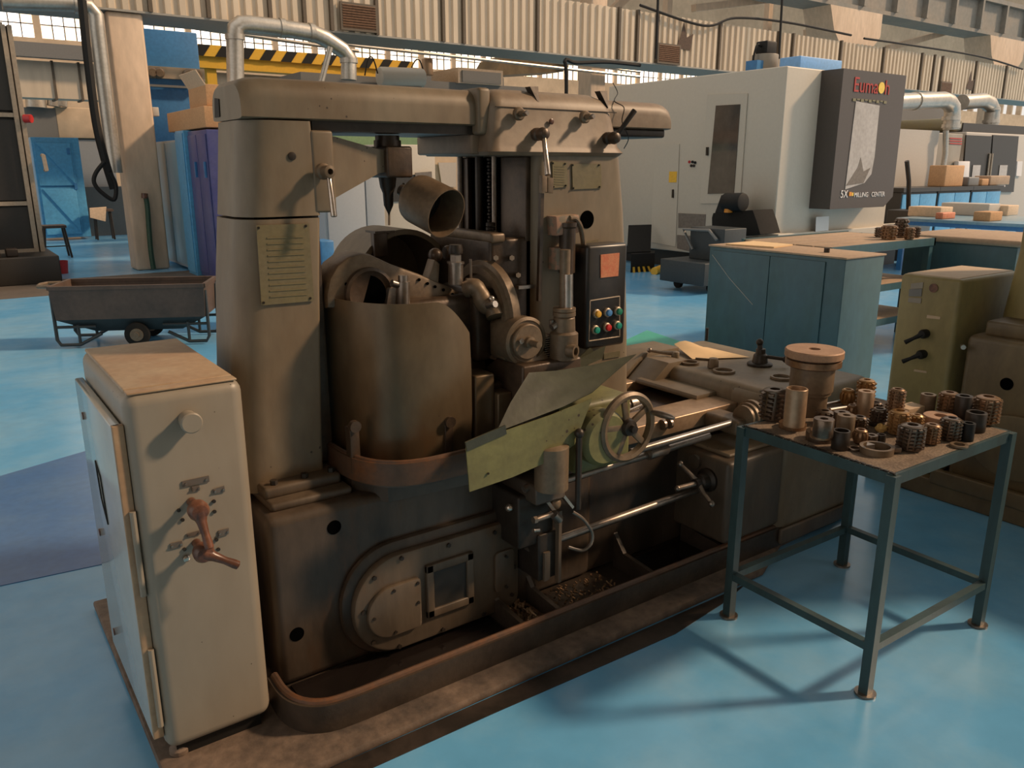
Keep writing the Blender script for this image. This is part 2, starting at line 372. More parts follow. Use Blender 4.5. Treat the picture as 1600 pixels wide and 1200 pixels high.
for (px, q0, q1, w) in ((1052, 50, 84, .55), (1498, 128, 138, .5)):
    c = U(px+18, (q0+q1)/2, y=DY-.01)
    B().prism([V((c.x-w*.5, DY-.012, c.z-.12)), V((c.x+w*.35, DY-.012, c.z-.16)), V((c.x+w*.5, DY-.012, c.z+.22)), V((c.x+w*.1, DY-.012, c.z+.12)), V((c.x-w*.1, DY-.012, c.z+.45)), V((c.x-w*.3, DY-.012, c.z+.1))], (0, .004, 0)).obj('soot_stain', 'soot', duct)
d2 = thing('air_duct', 'lower flat-sided duct crossing below the left windows, behind the pillar', 'air duct', (3, 20.3, 3.3))
for a, b_ in ((-3, 2.65), (2.65, 3.15), (3.15, 8.5), (8.5, 14)):
    B().box(a, b_-.02, 20.3, 20.9, 3.05, 3.78).obj('duct_panel', 'duct_sheet', d2)
for a in (2.65, 3.15, 8.5): B().box(a-.035, a+.01, 20.27, 20.9, 3.02, 3.8).obj('flange', 'duct_flange', d2)
B().box(-3, 14, 20.0, 20.25, 3.82, 4.10).obj('support_beam', 'grey_paint', d2)
# pillars with haunched heads and the crane girder
def pillar(x, y, label, cap, h):
    r = bpy.data.objects.new('pillar', None); COL.objects.link(r); r.location = (x, y, 0); struct(r); r['label'] = label
    B().box(x-.26, x+.26, y-.25, y+.25, 0, h, .04).obj('shaft', 'pillar_paint', r)
    if cap:
        B().prism([V((x-.5, y-.5, 5.0)), V((x+.45, y-.5, 5.0)), V((x+1.3, y-.5, 5.8)), V((x+1.3, y-.5, 6.5)), V((x-1.6, y-.5, 6.5)), V((x-1.3, y-.5, 5.8))], (0, 1.0, 0)).obj('haunch', 'pillar_paint', r)
    return r
P1 = pillar(2.95, 14.6, 'concrete pillar with a hanging green hose, at the left', False, 3.94)
PY = 16.8
pillar(U(925, 110, y=PY).x, PY, 'concrete pillar behind the duct above the machine head', False, 6.5)
pillar(U(1318, 60, y=PY).x, PY, 'concrete pillar with haunched head above the dark milling machine door', True, 6.5)
pillar(U(1552, 100, y=PY).x, PY, 'concrete pillar with haunched head at the far right', True, 6.5)
gd = B().box(13, 60, 16.3, 17.3, 6.5, 6.62).box(13, 60, 16.4, 16.6, 6.62, 7.6).box(13, 60, 16.2, 17.4, 7.6, 7.75)
for k in range(22): gd.box(14+1.9*k, 14.12+1.9*k, 16.2, 16.4, 6.62, 7.6)
struct(gd.obj('trim_3', 'girder_paint'))['label'] = 'grey crane girder on the pillar heads'
# slender roof bracing seen above the duct
for i, (x0, z0, x1, z1, y) in enumerate(((15.5, 5.2, 18.5, 7.6, 18), (18.6, 5.0, 18.6, 11, 18.2), (19.5, 6.2, 23.5, 6.9, 18), (23.6, 5.0, 23.6, 11, 18.5), (25, 6.0, 29, 7.0, 18), (29, 5.0, 29, 11, 18.4), (13.2, 5.2, 13.2, 11, 17), (30, 5.9, 34, 6.8, 18))):
    struct(B().bar((x0, y, z0), (x1, y, z1), .2, .2).obj('trim_%d' % (4+i), 'pillar_paint'))['label'] = 'slender roof brace beyond the duct'
# hanging wires and thin pipes
def wire(pts, r, m, label, name='hanging_cable', cat='cable', n=6):
    return solo(B().tube(smooth(pts, 8), r, n).obj(name, m), label, cat)
wire([U(1000, 8, y=14.2), U(1100, 40, y=14.2), U(1150, 28, y=14.2), U(1230, 35, y=14.2), U(1330, 55, y=14.2)], .03, 'black', 'dark cable slung along the top of the duct, right of the machine head')
wire([U(1350, 60, y=14.2), U(1420, 70, y=14.2), U(1530, 88, y=14.2), U(1598, 108, y=14.2)], .03, 'black', 'dark cable slung along the duct at the far right')
for a, b_, lab in (((222, 22), (560, 72), 'upper thin pipe under the duct, left'), ((222, 32), (560, 80), 'lower thin pipe under the duct, left'), ((560, 62), (1000, 112), 'upper thin pipe under the duct, centre'), ((560, 72), (1000, 120), 'lower thin pipe under the duct, centre')):
    solo(B().cyl(U(*a, y=16.4), U(*b_, y=16.4), .035, n=8).obj('service_pipe', 'galv'), lab, 'pipe', 'thin pipes under the duct')
for px in (1218, 1026):
    a = U(px, 0, y=13.9); b_ = U(px-1, 92, y=13.9)
    solo(B().cyl(V((a.x, 13.9, 8)), b_, .03, n=8).obj('hanger_rod', 'black'), 'thin black hanger rod in front of the duct, %s' % ('above the milling machine roof' if px > 1100 else 'beside the machine head'), 'rod')

# ================================================================== GEAR HOBBING MACHINE
# plinth and drip tray
pl = B().prism([V((.30, 1.86, 0)), V((2.62, 1.86, 0)), V((2.9, 1.98, 0)), V((3.45, 2.0, 0)), V((3.45, 3.2, 0)), V((.30, 3.2, 0))], (0, 0, .035), bev=.012).obj('machine_plinth', 'concrete')
struct(pl)['label'] = 'oil-stained concrete plinth under the hobbing machine'
GM = thing('gear_hobbing_machine', 'large olive-beige gear hobbing machine with two columns and oily base', 'machine', (1.8, 2.5, .03))
def part(b, name, m, parent=None, label=None, sharp=35): return b.obj(name, m, parent or GM, label, sharp)
# tray: floor, rim wall (rounded left end), cross ribs
tray = part(B().box(.70, 3.3, 2.0, 2.3, .036, .05), 'drip_tray', 'tray_iron')
rim = [(.665, 2.20), (.665, 2.10), (.69, 2.03), (.75, 1.985), (.85, 1.975), (3.3, 1.975)]
rp = smooth([V((x, y, 0)) for x, y in rim[:5]], 4)+[V((3.3, 1.975, 0))]
part(B().sheet([[p+V((0, 0, z)) for p in rp] for z in (.036, .125)], .022), 'tray_rim', 'tray_iron', tray)
part(B().tube([p+V((0, 0, .125)) for p in rp], .012, 8), 'rim_lip', 'rusty_rim', tray)
for x in (1.47, 1.63, 2.1, 2.5):
    part(B().prism([V((x, 1.99, .05)), V((x, 2.22, .05)), V((x, 2.22, .20)), V((x, 2.16, .13)), V((x, 1.99, .115))], (.018, 0, 0)), 'tray_rib', 'tray_iron', tray)
part(B().box(.72, 1.46, 2.0, 2.22, .05, .056), 'oil_pool', 'coolant', tray)
part(B().box(2.12, 3.2, 2.0, 2.22, .05, .056), 'oil_pool', 'coolant', tray)
cb = B()
for k in range(420):
    x = random.uniform(1.49, 1.62); y = random.uniform(2.0, 2.21); h = .05+.05*math.exp(-((x-1.55)/.06)**2)*random.random()
    s_ = random.uniform(.004, .011); a = random.uniform(0, 3.14)
    cb.obox((x, y, h), (s_*math.cos(a), s_*math.sin(a), s_*.5), (-.004*math.sin(a), .004*math.cos(a), 0), (0, 0, .0025))
for k in range(160):
    x = random.uniform(1.66, 2.0); y = random.uniform(2.0, 2.2); s_ = random.uniform(.003, .008); a = random.uniform(0, 3.14)
    cb.obox((x, y, .056+random.random()*.012), (s_*math.cos(a), s_*math.sin(a), s_*.4), (-.003*math.sin(a), .003*math.cos(a), 0), (0, 0, .002))
cb.box(1.488, 1.628, 2.0, 2.215, .05, .06)
ch = part(cb, 'metal_chips', 'chips', tray, 'small metal chips lying in the drip tray'); ch['kind'] = 'stuff'
# base and bed
base = part(B().box(.69, 1.98, 2.22, 2.98, .05, .63, .03), 'base', 'oily_base')
part(B().box(1.96, 2.85, 2.235, 2.95, .05, .60, .02), 'bed', 'oily_base')
part(B().box(.72, .99, 2.27, 2.9, .625, .655, .012).box(.72, .975, 2.32, 2.9, .65, .69, .012), 'column_foot', 'cover_paint')
for x in (.76, .86, .95): part(B().cyl((x, 2.345, .69), (x, 2.345, .705), .012, n=6), 'bolt', 'dark_steel', base)
for px, py in ((522, 824), (464, 991)):
    c = U(px, py, y=2.22)
    part(B().cyl(c+V((0, .02, 0)), c+V((0, -.0015, 0)), .0235, n=24), 'lifting_hole', 'void', base)
# oval gear cover on the base front
def capsule(x0, x1, z0, z1, rl, rr, y, n=10):
    pts = []
    for (cx, cz, a0, r) in ((x0+rl, z0+rl, 180, rl), (x1-rr, z0+rr, 270, rr), (x1-rr, z1-rr, 0, rr), (x0+rl, z1-rl, 90, rl)):
        for k in range(n+1):
            a = math.radians(a0+90*k/n); pts.append(V((cx+r*math.cos(a), y, cz+r*math.sin(a))))
    return pts
part(B().prism(capsule(.895, 1.60, .055, .46, .19, .06, 2.225), (0, -.03, 0), bev=.02), 'cover_boss', 'oily_base', base)
cov = part(B().prism(capsule(.925, 1.578, .075, .425, .172, .05, 2.2), (0, -.035, 0), bev=.01), 'gear_cover', 'cover_paint')
part(B().prism(capsule(.965, 1.162, .145, .327, .088, .015, 2.167), (0, -.02, 0), bev=.006), 'inspection_cover', 'cover_paint', cov)
fr = part(B().box(1.186, 1.374, 2.15, 2.167, .16, .19, .004).box(1.186, 1.374, 2.15, 2.167, .328, .358, .004).box(1.186, 1.214, 2.15, 2.167, .16, .358, .004).box(1.346, 1.374, 2.15, 2.167, .16, .358, .004), 'window_frame', 'cover_paint', cov)
part(B().box(1.21, 1.35, 2.158, 2.166, .185, .335), 'sight_glass', 'charcoal', cov)
part(B().prism(rrxz(1.468, 1.552, .16, .32, .02, 2.167), (0, -.012, 0), bev=.004), 'end_plate', 'cover_paint', cov)
for x, z in ((.955, .26), (1.0, .37), (1.10, .41), (1.28, .405), (1.47, .40), (1.55, .38), (1.555, .24), (1.545, .13), (1.42, .092), (1.25, .092), (1.08, .09), (.985, .14)):
    part(B().cyl((x, 2.168, z), (x, 2.158, z), .008, n=6), 'bolt', 'dark_steel', cov)
for x, z in ((1.06, .312), (.985, .235), (1.06, .16), (1.148, .24), (1.148, .312), (1.51, .30), (1.51, .18)):
    part(B().cyl((x, 2.152, z), (x, 2.143, z), .006, n=6), 'screw', 'dark_steel', cov)
# left column, loft of rounded plans
def col_sec(z, xl, xr, yf, yb, r): return rrect(xl, xr, yf, yb, r, z, 6)
lc = B().loft([col_sec(z, xl, xr, 2.38, 2.70, (.085, .012, .07, .10)) for z, xl, xr in ((.655, .668, .94), (.80, .675, .943), (1.05, .695, .955), (1.3, .715, .968), (1.5, .738, .982))])
part(lc, 'column_lower', 'machine_paint')
part(B().loft([col_sec(z, xl, xr, 2.378, 2.70, (.085, .012, .07, .10)) for z, xl, xr in ((1.507, .740, .983), (1.65, .755, .976), (1.780, .768, .970))]), 'column_upper', 'machine_paint')
part(B().box(.80, .95, 2.45, 2.64, 1.49, 1.78), 'column_core', 'black')
part(B().box(.94, .992, 2.42, 2.62, .70, 1.52, .004), 'column_way', 'oily_iron')
pn = part(B().prism([U(400, 352, y=2.377), U(482, 349, y=2.377), U(490, 470, y=2.377), U(408, 477, y=2.377)], (0, -.004, 0)), 'instruction_plate', 'brass_plate')
for k in range(11):
    a = U(417+k*.5, 372+k*9.2, y=2.372); b_ = U(474+k*.6, 370+k*9, y=2.372)
    part(B().bar(a, b_, .004, .0018, up=(0, 1, 0)), 'text_line', 'plate_text', pn)
for px, py in ((404, 356), (478, 353), (485, 466), (412, 473)): part(B().cyl(U(px, py, y=2.374), U(px, py, y=2.37), .004, n=8), 'rivet', 'dark_steel', pn)
part(B().lathe([(.012, 0), (.012, .004), (.008, .005)], U(456, 244, y=2.378), (0, -1, 0), 16), 'oil_cup', 'dark_steel')
# overarm beam with rounded left end
bs = []
for x, s in ((.765, .80), (.775, .90), (.80, .97), (.84, 1), (1.62, 1)):
    zb, zt = 1.782, 1.90; h = (zt-zb)
    ys = rrect(2.378, 2.79, 0, 1, .001, 0, 1)
    q = []
    for (cy, cz, a0, r) in ((2.378+.05, zb+.006, 180, (.05, .006)), (2.65-.05, zb+.006, 270, (.05, .006)), (2.65-.06, zb+h*s-.06, 0, (.06, .06)), (2.378+.06, zb+h*s-.06, 90, (.06, .06))):
        for k in range(7):
            a = math.radians(a0+90*k/6); q.append(V((x, cy+r[0]*math.cos(a), cz+r[1]*math.sin(a))))
    bs.append(q)
part(B().loft(bs), 'overarm', 'machine_paint')
part(B().box(.98, 1.60, 2.40, 2.76, 1.755, 1.79), 'overarm_slide', 'dark_steel')
part(B().prism([V((.762, 2.625, 1.795)), V((.762, 2.575, 1.795)), V((.762, 2.57, 1.845)), V((.762, 2.61, 1.85))], (.01, 0, 0)), 'end_notch', 'black')
be = []
for x, s in ((2.14, 1), (2.42, 1), (2.455, .95), (2.475, .85), (2.482, .7)):
    zb, zt = 1.792, 1.895; h = zt-zb; q = []
    for (cy, cz, a0, r) in ((2.378+.05, zb+.006, 180, (.05, .006)), (2.75-.05, zb+.006, 270, (.05, .006)), (2.75-.05, zb+h*s-.05, 0, (.05, .05)), (2.378+.05, zb+h*s-.05, 90, (.05, .05))):
        for k in range(7):
            a = math.radians(a0+90*k/6); q.append(V((x, cy+r[0]*math.cos(a), cz+r[1]*math.sin(a))))
    be.append(q)
part(B().loft(be), 'overarm_end', 'head_paint')
part(B().box(2.14, 2.47, 2.395, 2.72, 1.762, 1.795, .01), 'overarm_slide', 'dark_steel')
# head over the right column
hd = []
for z, dxl, dxr, dyf in ((1.688, .012, .005, .008), (1.70, 0, -.006, -.004), (1.72, .006, .012, .008), (1.84, .02, .045, .02), (1.86, .024, .05, .024), (1.885, .035, .065, .04), (1.905, .06, .10, .075), (1.912, .11, .15, .14)):
    hd.append(rrect(1.57+dxl, 2.19-dxr, 2.315+dyf, 2.80, (.035, .06, .06, .04), z, 6))
head = part(B().loft(hd), 'head', 'head_paint')
part(B().box(1.60, 2.145, 2.333, 2.337, 1.8425, 1.8455), 'seam', 'dark_steel', head)
part(B().box(1.545, 1.60, 2.40, 2.78, 1.692, 1.76, .008), 'head_bracket', 'head_paint', head)
part(B().box(1.55, 1.60, 2.36, 2.79, 1.755, 1.905, .012), 'clamp_collar', 'machine_paint', head)
for px, py, r in ((809, 178, .022), (912, 183, .022)):
    c = U(px, py, y=2.32)
    b_ = part(B().lathe([(r, 0), (r, .012), (r*.8, .016), (r*.45, .016), (r*.45, .04), (r*.3, .042)], c, (0, -1, 0), 18), 'screw_boss', 'cast_iron', head)
    part(B().cyl(c+V((0, -.04, 0)), c+V((0, -.055, 0)), r*.4, n=4), 'square_stud', 'steel', b_)
part(B().lathe([(.01, 0), (.01, .004), (.006, .006)], U(861, 190, y=2.325), (0, -1, 0), 14), 'plug', 'bakelite', head)
for (px, py), (qx, qy), y2, kn in (((837, 210), (856, 274), 2.22, 0), ((948, 216), (992, 172), 2.25, 0)):
    c = U(px, py, y=2.325); e = U(qx, qy, y=y2)
    h = part(B().lathe([(.022, 0), (.022, .016), (.016, .022), (.021, .027), (.023, .042), (.017, .058), (.006, .064)], c, (0, -1, 0), 18), 'lever_hub', 'oily_iron', head)
    part(B().cyl(c+V((0, -.045, 0)), e, .008, .0105, n=12, bev=.003), 'lever', 'bright_steel' if qy > 200 else 'dark_steel', h)
for px in (836, 944):
    c = U(px, 150 if px < 900 else 156, y=2.36)
    part(B().prism([c+V((-.022, 0, .03)), c+V((.014, 0, .032)), c+V((.004, -.02, -.03))], (0, .03, .0)), 'eyebolt_notch', 'dark_steel', head)
wire2 = part(B().tube(smooth([U(958, 130, y=2.7), U(965, 145, y=2.6), U(960, 158, y=2.4), U(975, 168, y=2.36), U(972, 190, y=2.36), U(982, 215, y=2.37), U(975, 232, y=2.5)], 5), .002, 5), 'loose_wire', 'black', head)
# right column
rs_ = []
for z, xr in ((.64, 2.29), (.78, 2.274), (1.0, 2.263), (1.234, 2.245), (1.484, 2.218), (1.69, 2.185)):
    rs_.append(rrect(1.775, xr, 2.33, 2.86, (.03, .05, .08, .02), z, 6))
rc = part(B().loft(rs_), 'main_column', 'machine_paint')
part(B().box(1.755, 1.78, 2.37, 2.53, .70, 1.685, .004), 'front_way', 'oily_iron', rc)
part(B().box(1.755, 1.78, 2.755, 2.83, .70, 1.685, .004), 'rear_way', 'oily_iron', rc)
part(B().box(1.772, 1.782, 2.53, 2.755, .70, 1.685), 'slot', 'void', rc)
part(B().cyl((1.75, 2.665, .8), (1.75, 2.665, 1.69), .016, n=12), 'feed_screw', 'dark_steel', rc)
for k in range(22): part(B().cyl((1.75, 2.595, 1.41+k*.0125), (1.75, 2.595, 1.418+k*.0125), .010 if k % 2 else .007, n=8), 'chain_link', 'dark_steel', rc)
part(B().cyl((1.745, 2.555, 1.42), (1.745, 2.555, 1.69), .010, n=10), 'guide_rod', 'steel', rc)
part(B().lathe([(.006, 0), (.016, .004), (.018, .02), (.012, .034)], (1.745, 2.555, 1.385), (0, 0, 1), 12), 'rod_end', 'steel', rc)
part(B().cyl((1.748, 2.80, 1.40), (1.748, 2.80, 1.69), .012, n=10), 'guide_rod', 'steel', rc)
pl1 = part(B().prism([U(862, 252, y=2.329), U(885, 254, y=2.329), U(886, 292, y=2.329), U(863, 294, y=2.329)], (0, -.004, 0)), 'data_plate', 'brass_plate', rc)
for k in range(8): part(B().bar(U(866, 260+k*4, y=2.3245), U(882, 261+k*4, y=2.3245), .0025, .001, up=(0, 1, 0)), 'text_line', 'plate_text', rc)
part(B().prism([U(893, 256, y=2.329), U(938, 256, y=2.329), U(939, 294, y=2.329), U(894, 296, y=2.329)], (0, -.004, 0)), 'blank_plate', 'brass_plate', rc)
for px, py in ((895, 258), (936, 258), (937, 292), (896, 294), (864, 255), (883, 256), (884, 290), (865, 292)): part(B().cyl(U(px, py, y=2.326), U(px, py, y=2.321), .0035, n=8), 'rivet', 'dark_steel', rc)
part(B().prism([U(943, 552, y=2.329), U(968, 548, y=2.329), U(968, 557, y=2.329), U(943, 561, y=2.329)], (0, -.003, 0)), 'serial_plate', 'brass_plate', rc)
part(B().prism([U(912, 378, y=2.329), U(934, 374, y=2.329), U(934, 380, y=2.329), U(912, 383, y=2.329)], (0, -.004, 0)), 'name_strip', 'brass_plate', rc)
c = U(917, 343, y=2.33)
part(B().cyl(c+V((0, .01, 0)), c+V((0, -.002, 0)), .033, n=32), 'access_hole', 'void', rc)
# rail stop with square shaft down the front-left edge
st = part(B().prism([U(842, 274, y=2.31), U(850, 275, y=2.31), U(850, 300, y=2.31), U(842, 301, y=2.31)], (0, -.02, 0), bev=.002), 'stop_block', 'cast_iron', rc)
part(B().prism([U(851, 277, y=2.31), U(860, 278, y=2.31), U(859, 302, y=2.31), U(851, 301, y=2.31)], (0, -.02, 0), bev=.002), 'stop_block', 'cast_iron', rc)
part(B().bar(U(846, 302, y=2.31), U(842, 470, y=2.31), .014, .014), 'stop_rail', 'oily_iron', rc)
# junction boxes and conduit
jb = part(B().prism([U(853, 337, y=2.33), U(889, 334, y=2.33), U(889, 362, y=2.33), U(855, 367, y=2.33)], (0, -.06, 0), bev=.006), 'junction_box', 'chipped', rc)
part(B().tube(smooth([U(890, 341, y=2.27), U(899, 342, y=2.27), U(907, 355, y=2.27), U(911, 375, y=2.28), U(912, 392, y=2.29)], 5), .010, 10), 'conduit', 'cast_iron', jb)
jb2 = part(B().prism([U(856, 386, y=2.33), U(886, 383, y=2.33), U(886, 422, y=2.33), U(856, 420, y=2.33)], (0, -.05, 0), bev=.006), 'limit_switch', 'chipped', rc)
part(B().lathe([(.0, 0), (.03, 0), (.03, .16), (.034, .165), (.034, .18), (.0, .185)], U(880, 425, y=2.3)+V((0, -.02, 0)), (0, 0, 1), 18), 'switch_housing', 'oily_iron', rc)
# black push-button box
bx = part(B().box(1.935, 2.135, 2.235, 2.33, .985, 1.375, .014), 'button_box', 'black_box', rc)
def bp(px, py): return U(px, py, y=2.235)
part(B().prism([bp(938, 398), bp(967, 395), bp(965, 431), bp(938, 434)], (0, -.004, 0)), 'pink_label', 'pink_label', bx)
loop = [bp(922, 470), bp(968, 463), bp(968, 526), bp(920, 533)]
for a, b_ in zip(loop, loop[1:]+loop[:1]): part(B().cyl(a, b_, .0025, n=6), 'panel_trim', 'alu', bx)
for px, py, m in ((931, 490, 'btn_yellow'), (948, 488, 'btn_blue'), (964, 486, 'btn_green'), (929, 515, 'btn_teal'), (947, 511, 'btn_red'), (963, 508, 'btn_teal')):
    q = bp(px, py)
    r_ = part(B().lathe([(.017, 0), (.017, .008), (.014, .010)], q, (0, -1, 0), 18), 'button_ring', 'alu', bx)
    part(B().cyl(q+V((0, -.008, 0)), q+V((0, -.02, 0)), .0125, n=18, bev=.002), 'push_button', m, bx)
# hob slide (saddle) on the column with its swivel ring
sad = part(B().box(1.60, 1.82, 2.37, 2.80, .72, 1.405, .015), 'hob_slide', 'oily_iron')
part(B().box(1.598, 1.66, 2.36, 2.79, 1.39, 1.425, .01), 'slide_cap', 'cast_iron', sad)
part(B().lathe([(.20, 0), (.20, .03), (.185, .035), (.18, .05), (.155, .05), (.15, .03), (.0, .03)], (1.61, 2.40, 1.13), (-1, 0, 0), 40), 'swivel_ring', 'cast_iron', sad)
part(B().box(1.50, 1.60, 2.32, 2.56, .98, 1.24, .02), 'swivel_head', 'oily_iron', sad)
for px, py in ((775, 403), (800, 403), (810, 430)): part(B().cyl(U(px, py, y=2.37), U(px, py, y=2.33), .010, n=6), 'clamp_bolt', 'bright_steel', sad)
part(B().bar(U(808, 449, y=2.34), U(832, 447, y=2.34), .02, .012), 'clamp_bar', 'steel', sad)
for k in range(3): part(B().lathe([(.018, 0), (.018, .012), (.012, .014)], (1.69, 2.50, 1.407+.016*k), (0, 0, 1), 14), 'oiler_ring', 'dark_steel', sad)
# yoke arm carrying the hob arbor
def py_(pts, y): return [U(a, b, y=y) for a, b in pts]
yoke = part(B().prism(py_([(512, 482), (511, 462), (516, 436), (528, 415), (545, 402), (565, 396), (580, 398), (612, 413), (655, 428), (700, 447), (737, 466), (736, 502), (700, 495), (655, 480), (620, 470), (600, 482)], 2.40), (0, .13, 0), bev=.012), 'arbor_yoke', 'cast_iron')
part(B().lathe([(.085, 0), (.085, .02), (.075, .024), (.062, .018), (.0, .018)], U(575, 458, y=2.40), (0, -1, 0), 32), 'yoke_bearing', 'oily_iron', yoke)
part(B().cyl(U(575, 458, y=2.381), U(575, 458, y=2.379), .058, n=32), 'bearing_bore', 'void', yoke)
for px, py in ((541, 444), (655, 437), (668, 443), (680, 448), (693, 453), (707, 460), (720, 468)): part(B().cyl(U(px, py, y=2.40), U(px, py, y=2.394), .0055, n=8), 'bolt_hole', 'void', yoke)
part(B().lathe([(.205, 0), (.205, .26), (.185, .26), (.18, .03), (0, .03)], U(587, 432, y=2.98), (0, -1, 0), 48), 'flywheel_guard', 'machine_paint')
cq = U(590, 362, y=2.72)
part(B().box(cq.x-.025, cq.x+.03, 2.70, 2.73, cq.z-.09, cq.z, .004).box(cq.x-.025, cq.x+.055, 2.69, 2.77, cq.z-.004, cq.z+.004), 'guard_clip', 'oily_iron')
part(B().cyl(U(630, 475, y=2.34), U(630, 440, y=2.34), .022, n=18).cyl(U(630, 440, y=2.34), U(630, 430, y=2.34), .017, n=18), 'arbor_post', 'steel', yoke)
part(B().cyl(U(612, 442, y=2.34), U(625, 446, y=2.34), .012, n=12).prism(py_([(604, 450), (620, 447), (620, 474), (600, 474)], 2.36), (0, -.02, 0)), 'post_clamp', 'steel', yoke)
part(B().prism(py_([(668, 404), (676, 410), (674, 440), (658, 436)], 2.46), (0, -.05, 0), bev=.003), 'angle_bracket', 'cast_iron', yoke)
part(B().ball(U(680, 399, y=2.5), .026, 12).lathe([(.022, 0), (.026, .01), (.026, .02), (.022, .03)], U(695, 395, y=2.5), (1, 0, 0), 14), 'ball_joint', 'oily_iron', yoke)
bn = part(B().cyl(U(712, 444, y=2.38), U(712, 412, y=2.38), .026, n=20).cyl(U(712, 412, y=2.38), U(712, 409, y=2.38), .030, n=20).cyl(U(712, 409, y=2.38), U(712, 398, y=2.38), .021, n=6), 'clamp_nut', 'steel', yoke)
part(B().lathe([(.024, 0), (.026, .01), (.022, .03)], U(712, 396, y=2.38), (0, 0, 1), 16), 'nut_cap', 'dark_steel', yoke)
part(B().cyl(U(736, 440, y=2.36), U(735, 405, y=2.36), .005, n=8).bar(U(728, 437, y=2.36), U(746, 437, y=2.36), .012, .01), 'tee_handle', 'steel', yoke)
part(B().tube(smooth([U(728, 452, y=2.36), U(742, 450, y=2.33), U(752, 462, y=2.31), U(757, 475, y=2.3), U(770, 480, y=2.28), U(775, 495, y=2.26)], 4), [.03, .03, .032, .034, .034, .032, .03, .03, .032, .034, .034, .033, .033, .033, .034, .034, .034, .034, .034, .034, .034], 12), 'swan_neck', 'cast_iron', yoke)
part(B().cyl(U(762, 478, y=2.26), U(774, 475, y=2.22), .012, n=8).ball(U(768, 467, y=2.26), .012, 10), 'neck_bolts', 'bright_steel', yoke)
# hob motor / shaft end housing
hm = part(B().prism(rrxz(U(772, 535, y=2.27).x, U(812, 535, y=2.27).x, 1.0, 1.14, .02, 2.30), (0, -.09, 0), bev=.01), 'hob_drive', 'cast_iron')
c = U(814, 531, y=2.20)
part(B().lathe([(.075, .0), (.085, .0), (.085, .09), (.074, .095), (.07, .09), (.0, .09)], c+V((0, .06, 0)), (0, -1, 0), 36), 'drive_housing', 'cast_iron', hm)
part(B().lathe([(.062, 0), (.062, .012), (.058, .016), (.02, .016), (.02, .03), (.012, .032), (.012, .075), (.0, .075)], c+V((0, -.03, 0)), (0, -1, 0), 30), 'drive_flange', 'cast_iron', hm)
part(B().cyl(c+V((-.038, -.05, .01)), c+V((-.038, -.058, .01)), .010, n=8), 'flange_bolt', 'bright_steel', hm)
part(B().lathe([(.05, 0), (.06, .02), (.06, .10), (.05, .12)], c+V((-.02, .02, -.085)), (1, 0, 0), 20), 'gear_case', 'cast_iron', hm)
wg = B()
for k in range(16): wg.obox(U(850, 524+k*3.3, y=2.19), (.012, 0, 0), (0, .02, 0), (0, 0, .0016))
part(wg, 'worm_teeth', 'bright_steel', hm)
part(B().cyl(U(850, 522, y=2.22), U(850, 580, y=2.22), .024, n=16), 'worm_wheel', 'dark_steel', hm)
# vertical indicator column in front of the main column
vc = part(B().lathe([(.0, 0), (.028, 0), (.028, .05), (.05, .06), (.05, .15), (.04, .158), (.038, .205), (.034, .21), (.040, .212), (.040, .225), (.036, .227), (.040, .229), (.040, .240), (.018, .243), (.018, .44), (.0, .44)], U(880, 585, y=2.15), (0, 0, 1), 26), 'lift_screw', 'cast_iron')
part(B().cyl(U(887, 495, y=2.14), U(887, 428, y=2.14), .0185, n=18), 'polished_shaft', 'bright_steel', vc)
part(B().lathe([(.024, 0), (.024, .03), (.015, .03), (.015, .01), (0, .01)], U(888, 548, y=2.11), (.4, -1, 0), 18), 'oil_port', 'cast_iron', vc)
part(B().cyl(U(862, 512, y=2.15), U(872, 505, y=2.15), .012, n=10).cyl(U(862, 512, y=2.16), U(862, 500, y=2.16), .009, n=8), 'side_stud', 'steel', vc)
part(B().sheet([[U(905, 560, y=2.18), U(945, 540, y=2.24)], [U(905, 575, y=2.18), U(940, 560, y=2.24)]], .004), 'splash_flap', 'green_dark')
part(B().prism([U(880, 582, y=2.2), U(925, 540, y=2.24), U(927, 562, y=2.24), U(900, 590, y=2.2)], (0, .006, 0)), 'splash_flap', 'green_dark')
# work table stack inside
part(B().lathe([(.30, 0), (.30, .05), (.27, .06), (.27, .13), (.16, .14), (.16, .19), (.0, .19)], (1.30, 2.55, .63), (0, 0, 1), 48), 'rotary_table', 'oily_iron')
part(B().box(1.44, 1.60, 2.24, 2.50, .66, .92, .01), 'work_fixture', 'oily_iron')
part(B().box(1.42, 1.50, 2.20, 2.30, .70, .97, .008).box(1.50, 1.56, 2.18, 2.30, .70, .90, .008), 'fixture_block', 'guard_sheet')
part(B().box(1.56, 1.82, 2.12, 2.40, .62, 1.0, .01), 'saddle_apron', 'oily_iron')
part(B().box(1.20, 1.60, 2.35, 2.6, .8, 1.22, .03), 'hob_arbor_block', 'oily_iron')
# bowl rim and splash guard round the table
bpn = smooth([V(q) for q in ((.985, 2.66, 0), (.985, 2.40, 0), (1.0, 2.25, 0), (1.06, 2.15, 0), (1.16, 2.105, 0), (1.30, 2.10, 0))], 5)+[V((1.62, 2.10, 0))]
bowl = part(B().sheet([[p+V((0, 0, z)) for p in bpn] for z in (.683, .757)], .014), 'splash_bowl', 'rusty_rim')
part(B().tube([p+V((0, 0, .757)) for p in bpn], .008, 8), 'bowl_lip', 'rusty_rim', bowl)
part(B().prism([p+V((0, 0, .672)) for p in bpn]+[V((1.62, 2.66, .672))], (0, 0, .014)), 'bowl_floor', 'oily_base', bowl)
part(B().prism([V((1.0, 2.3, .6)), V((1.08, 2.2, .6)), V((1.6, 2.16, .6)), V((1.6, 2.6, .6)), V((1.0, 2.6, .6))], (0, 0, .075)), 'bowl_support', 'oily_base', bowl)
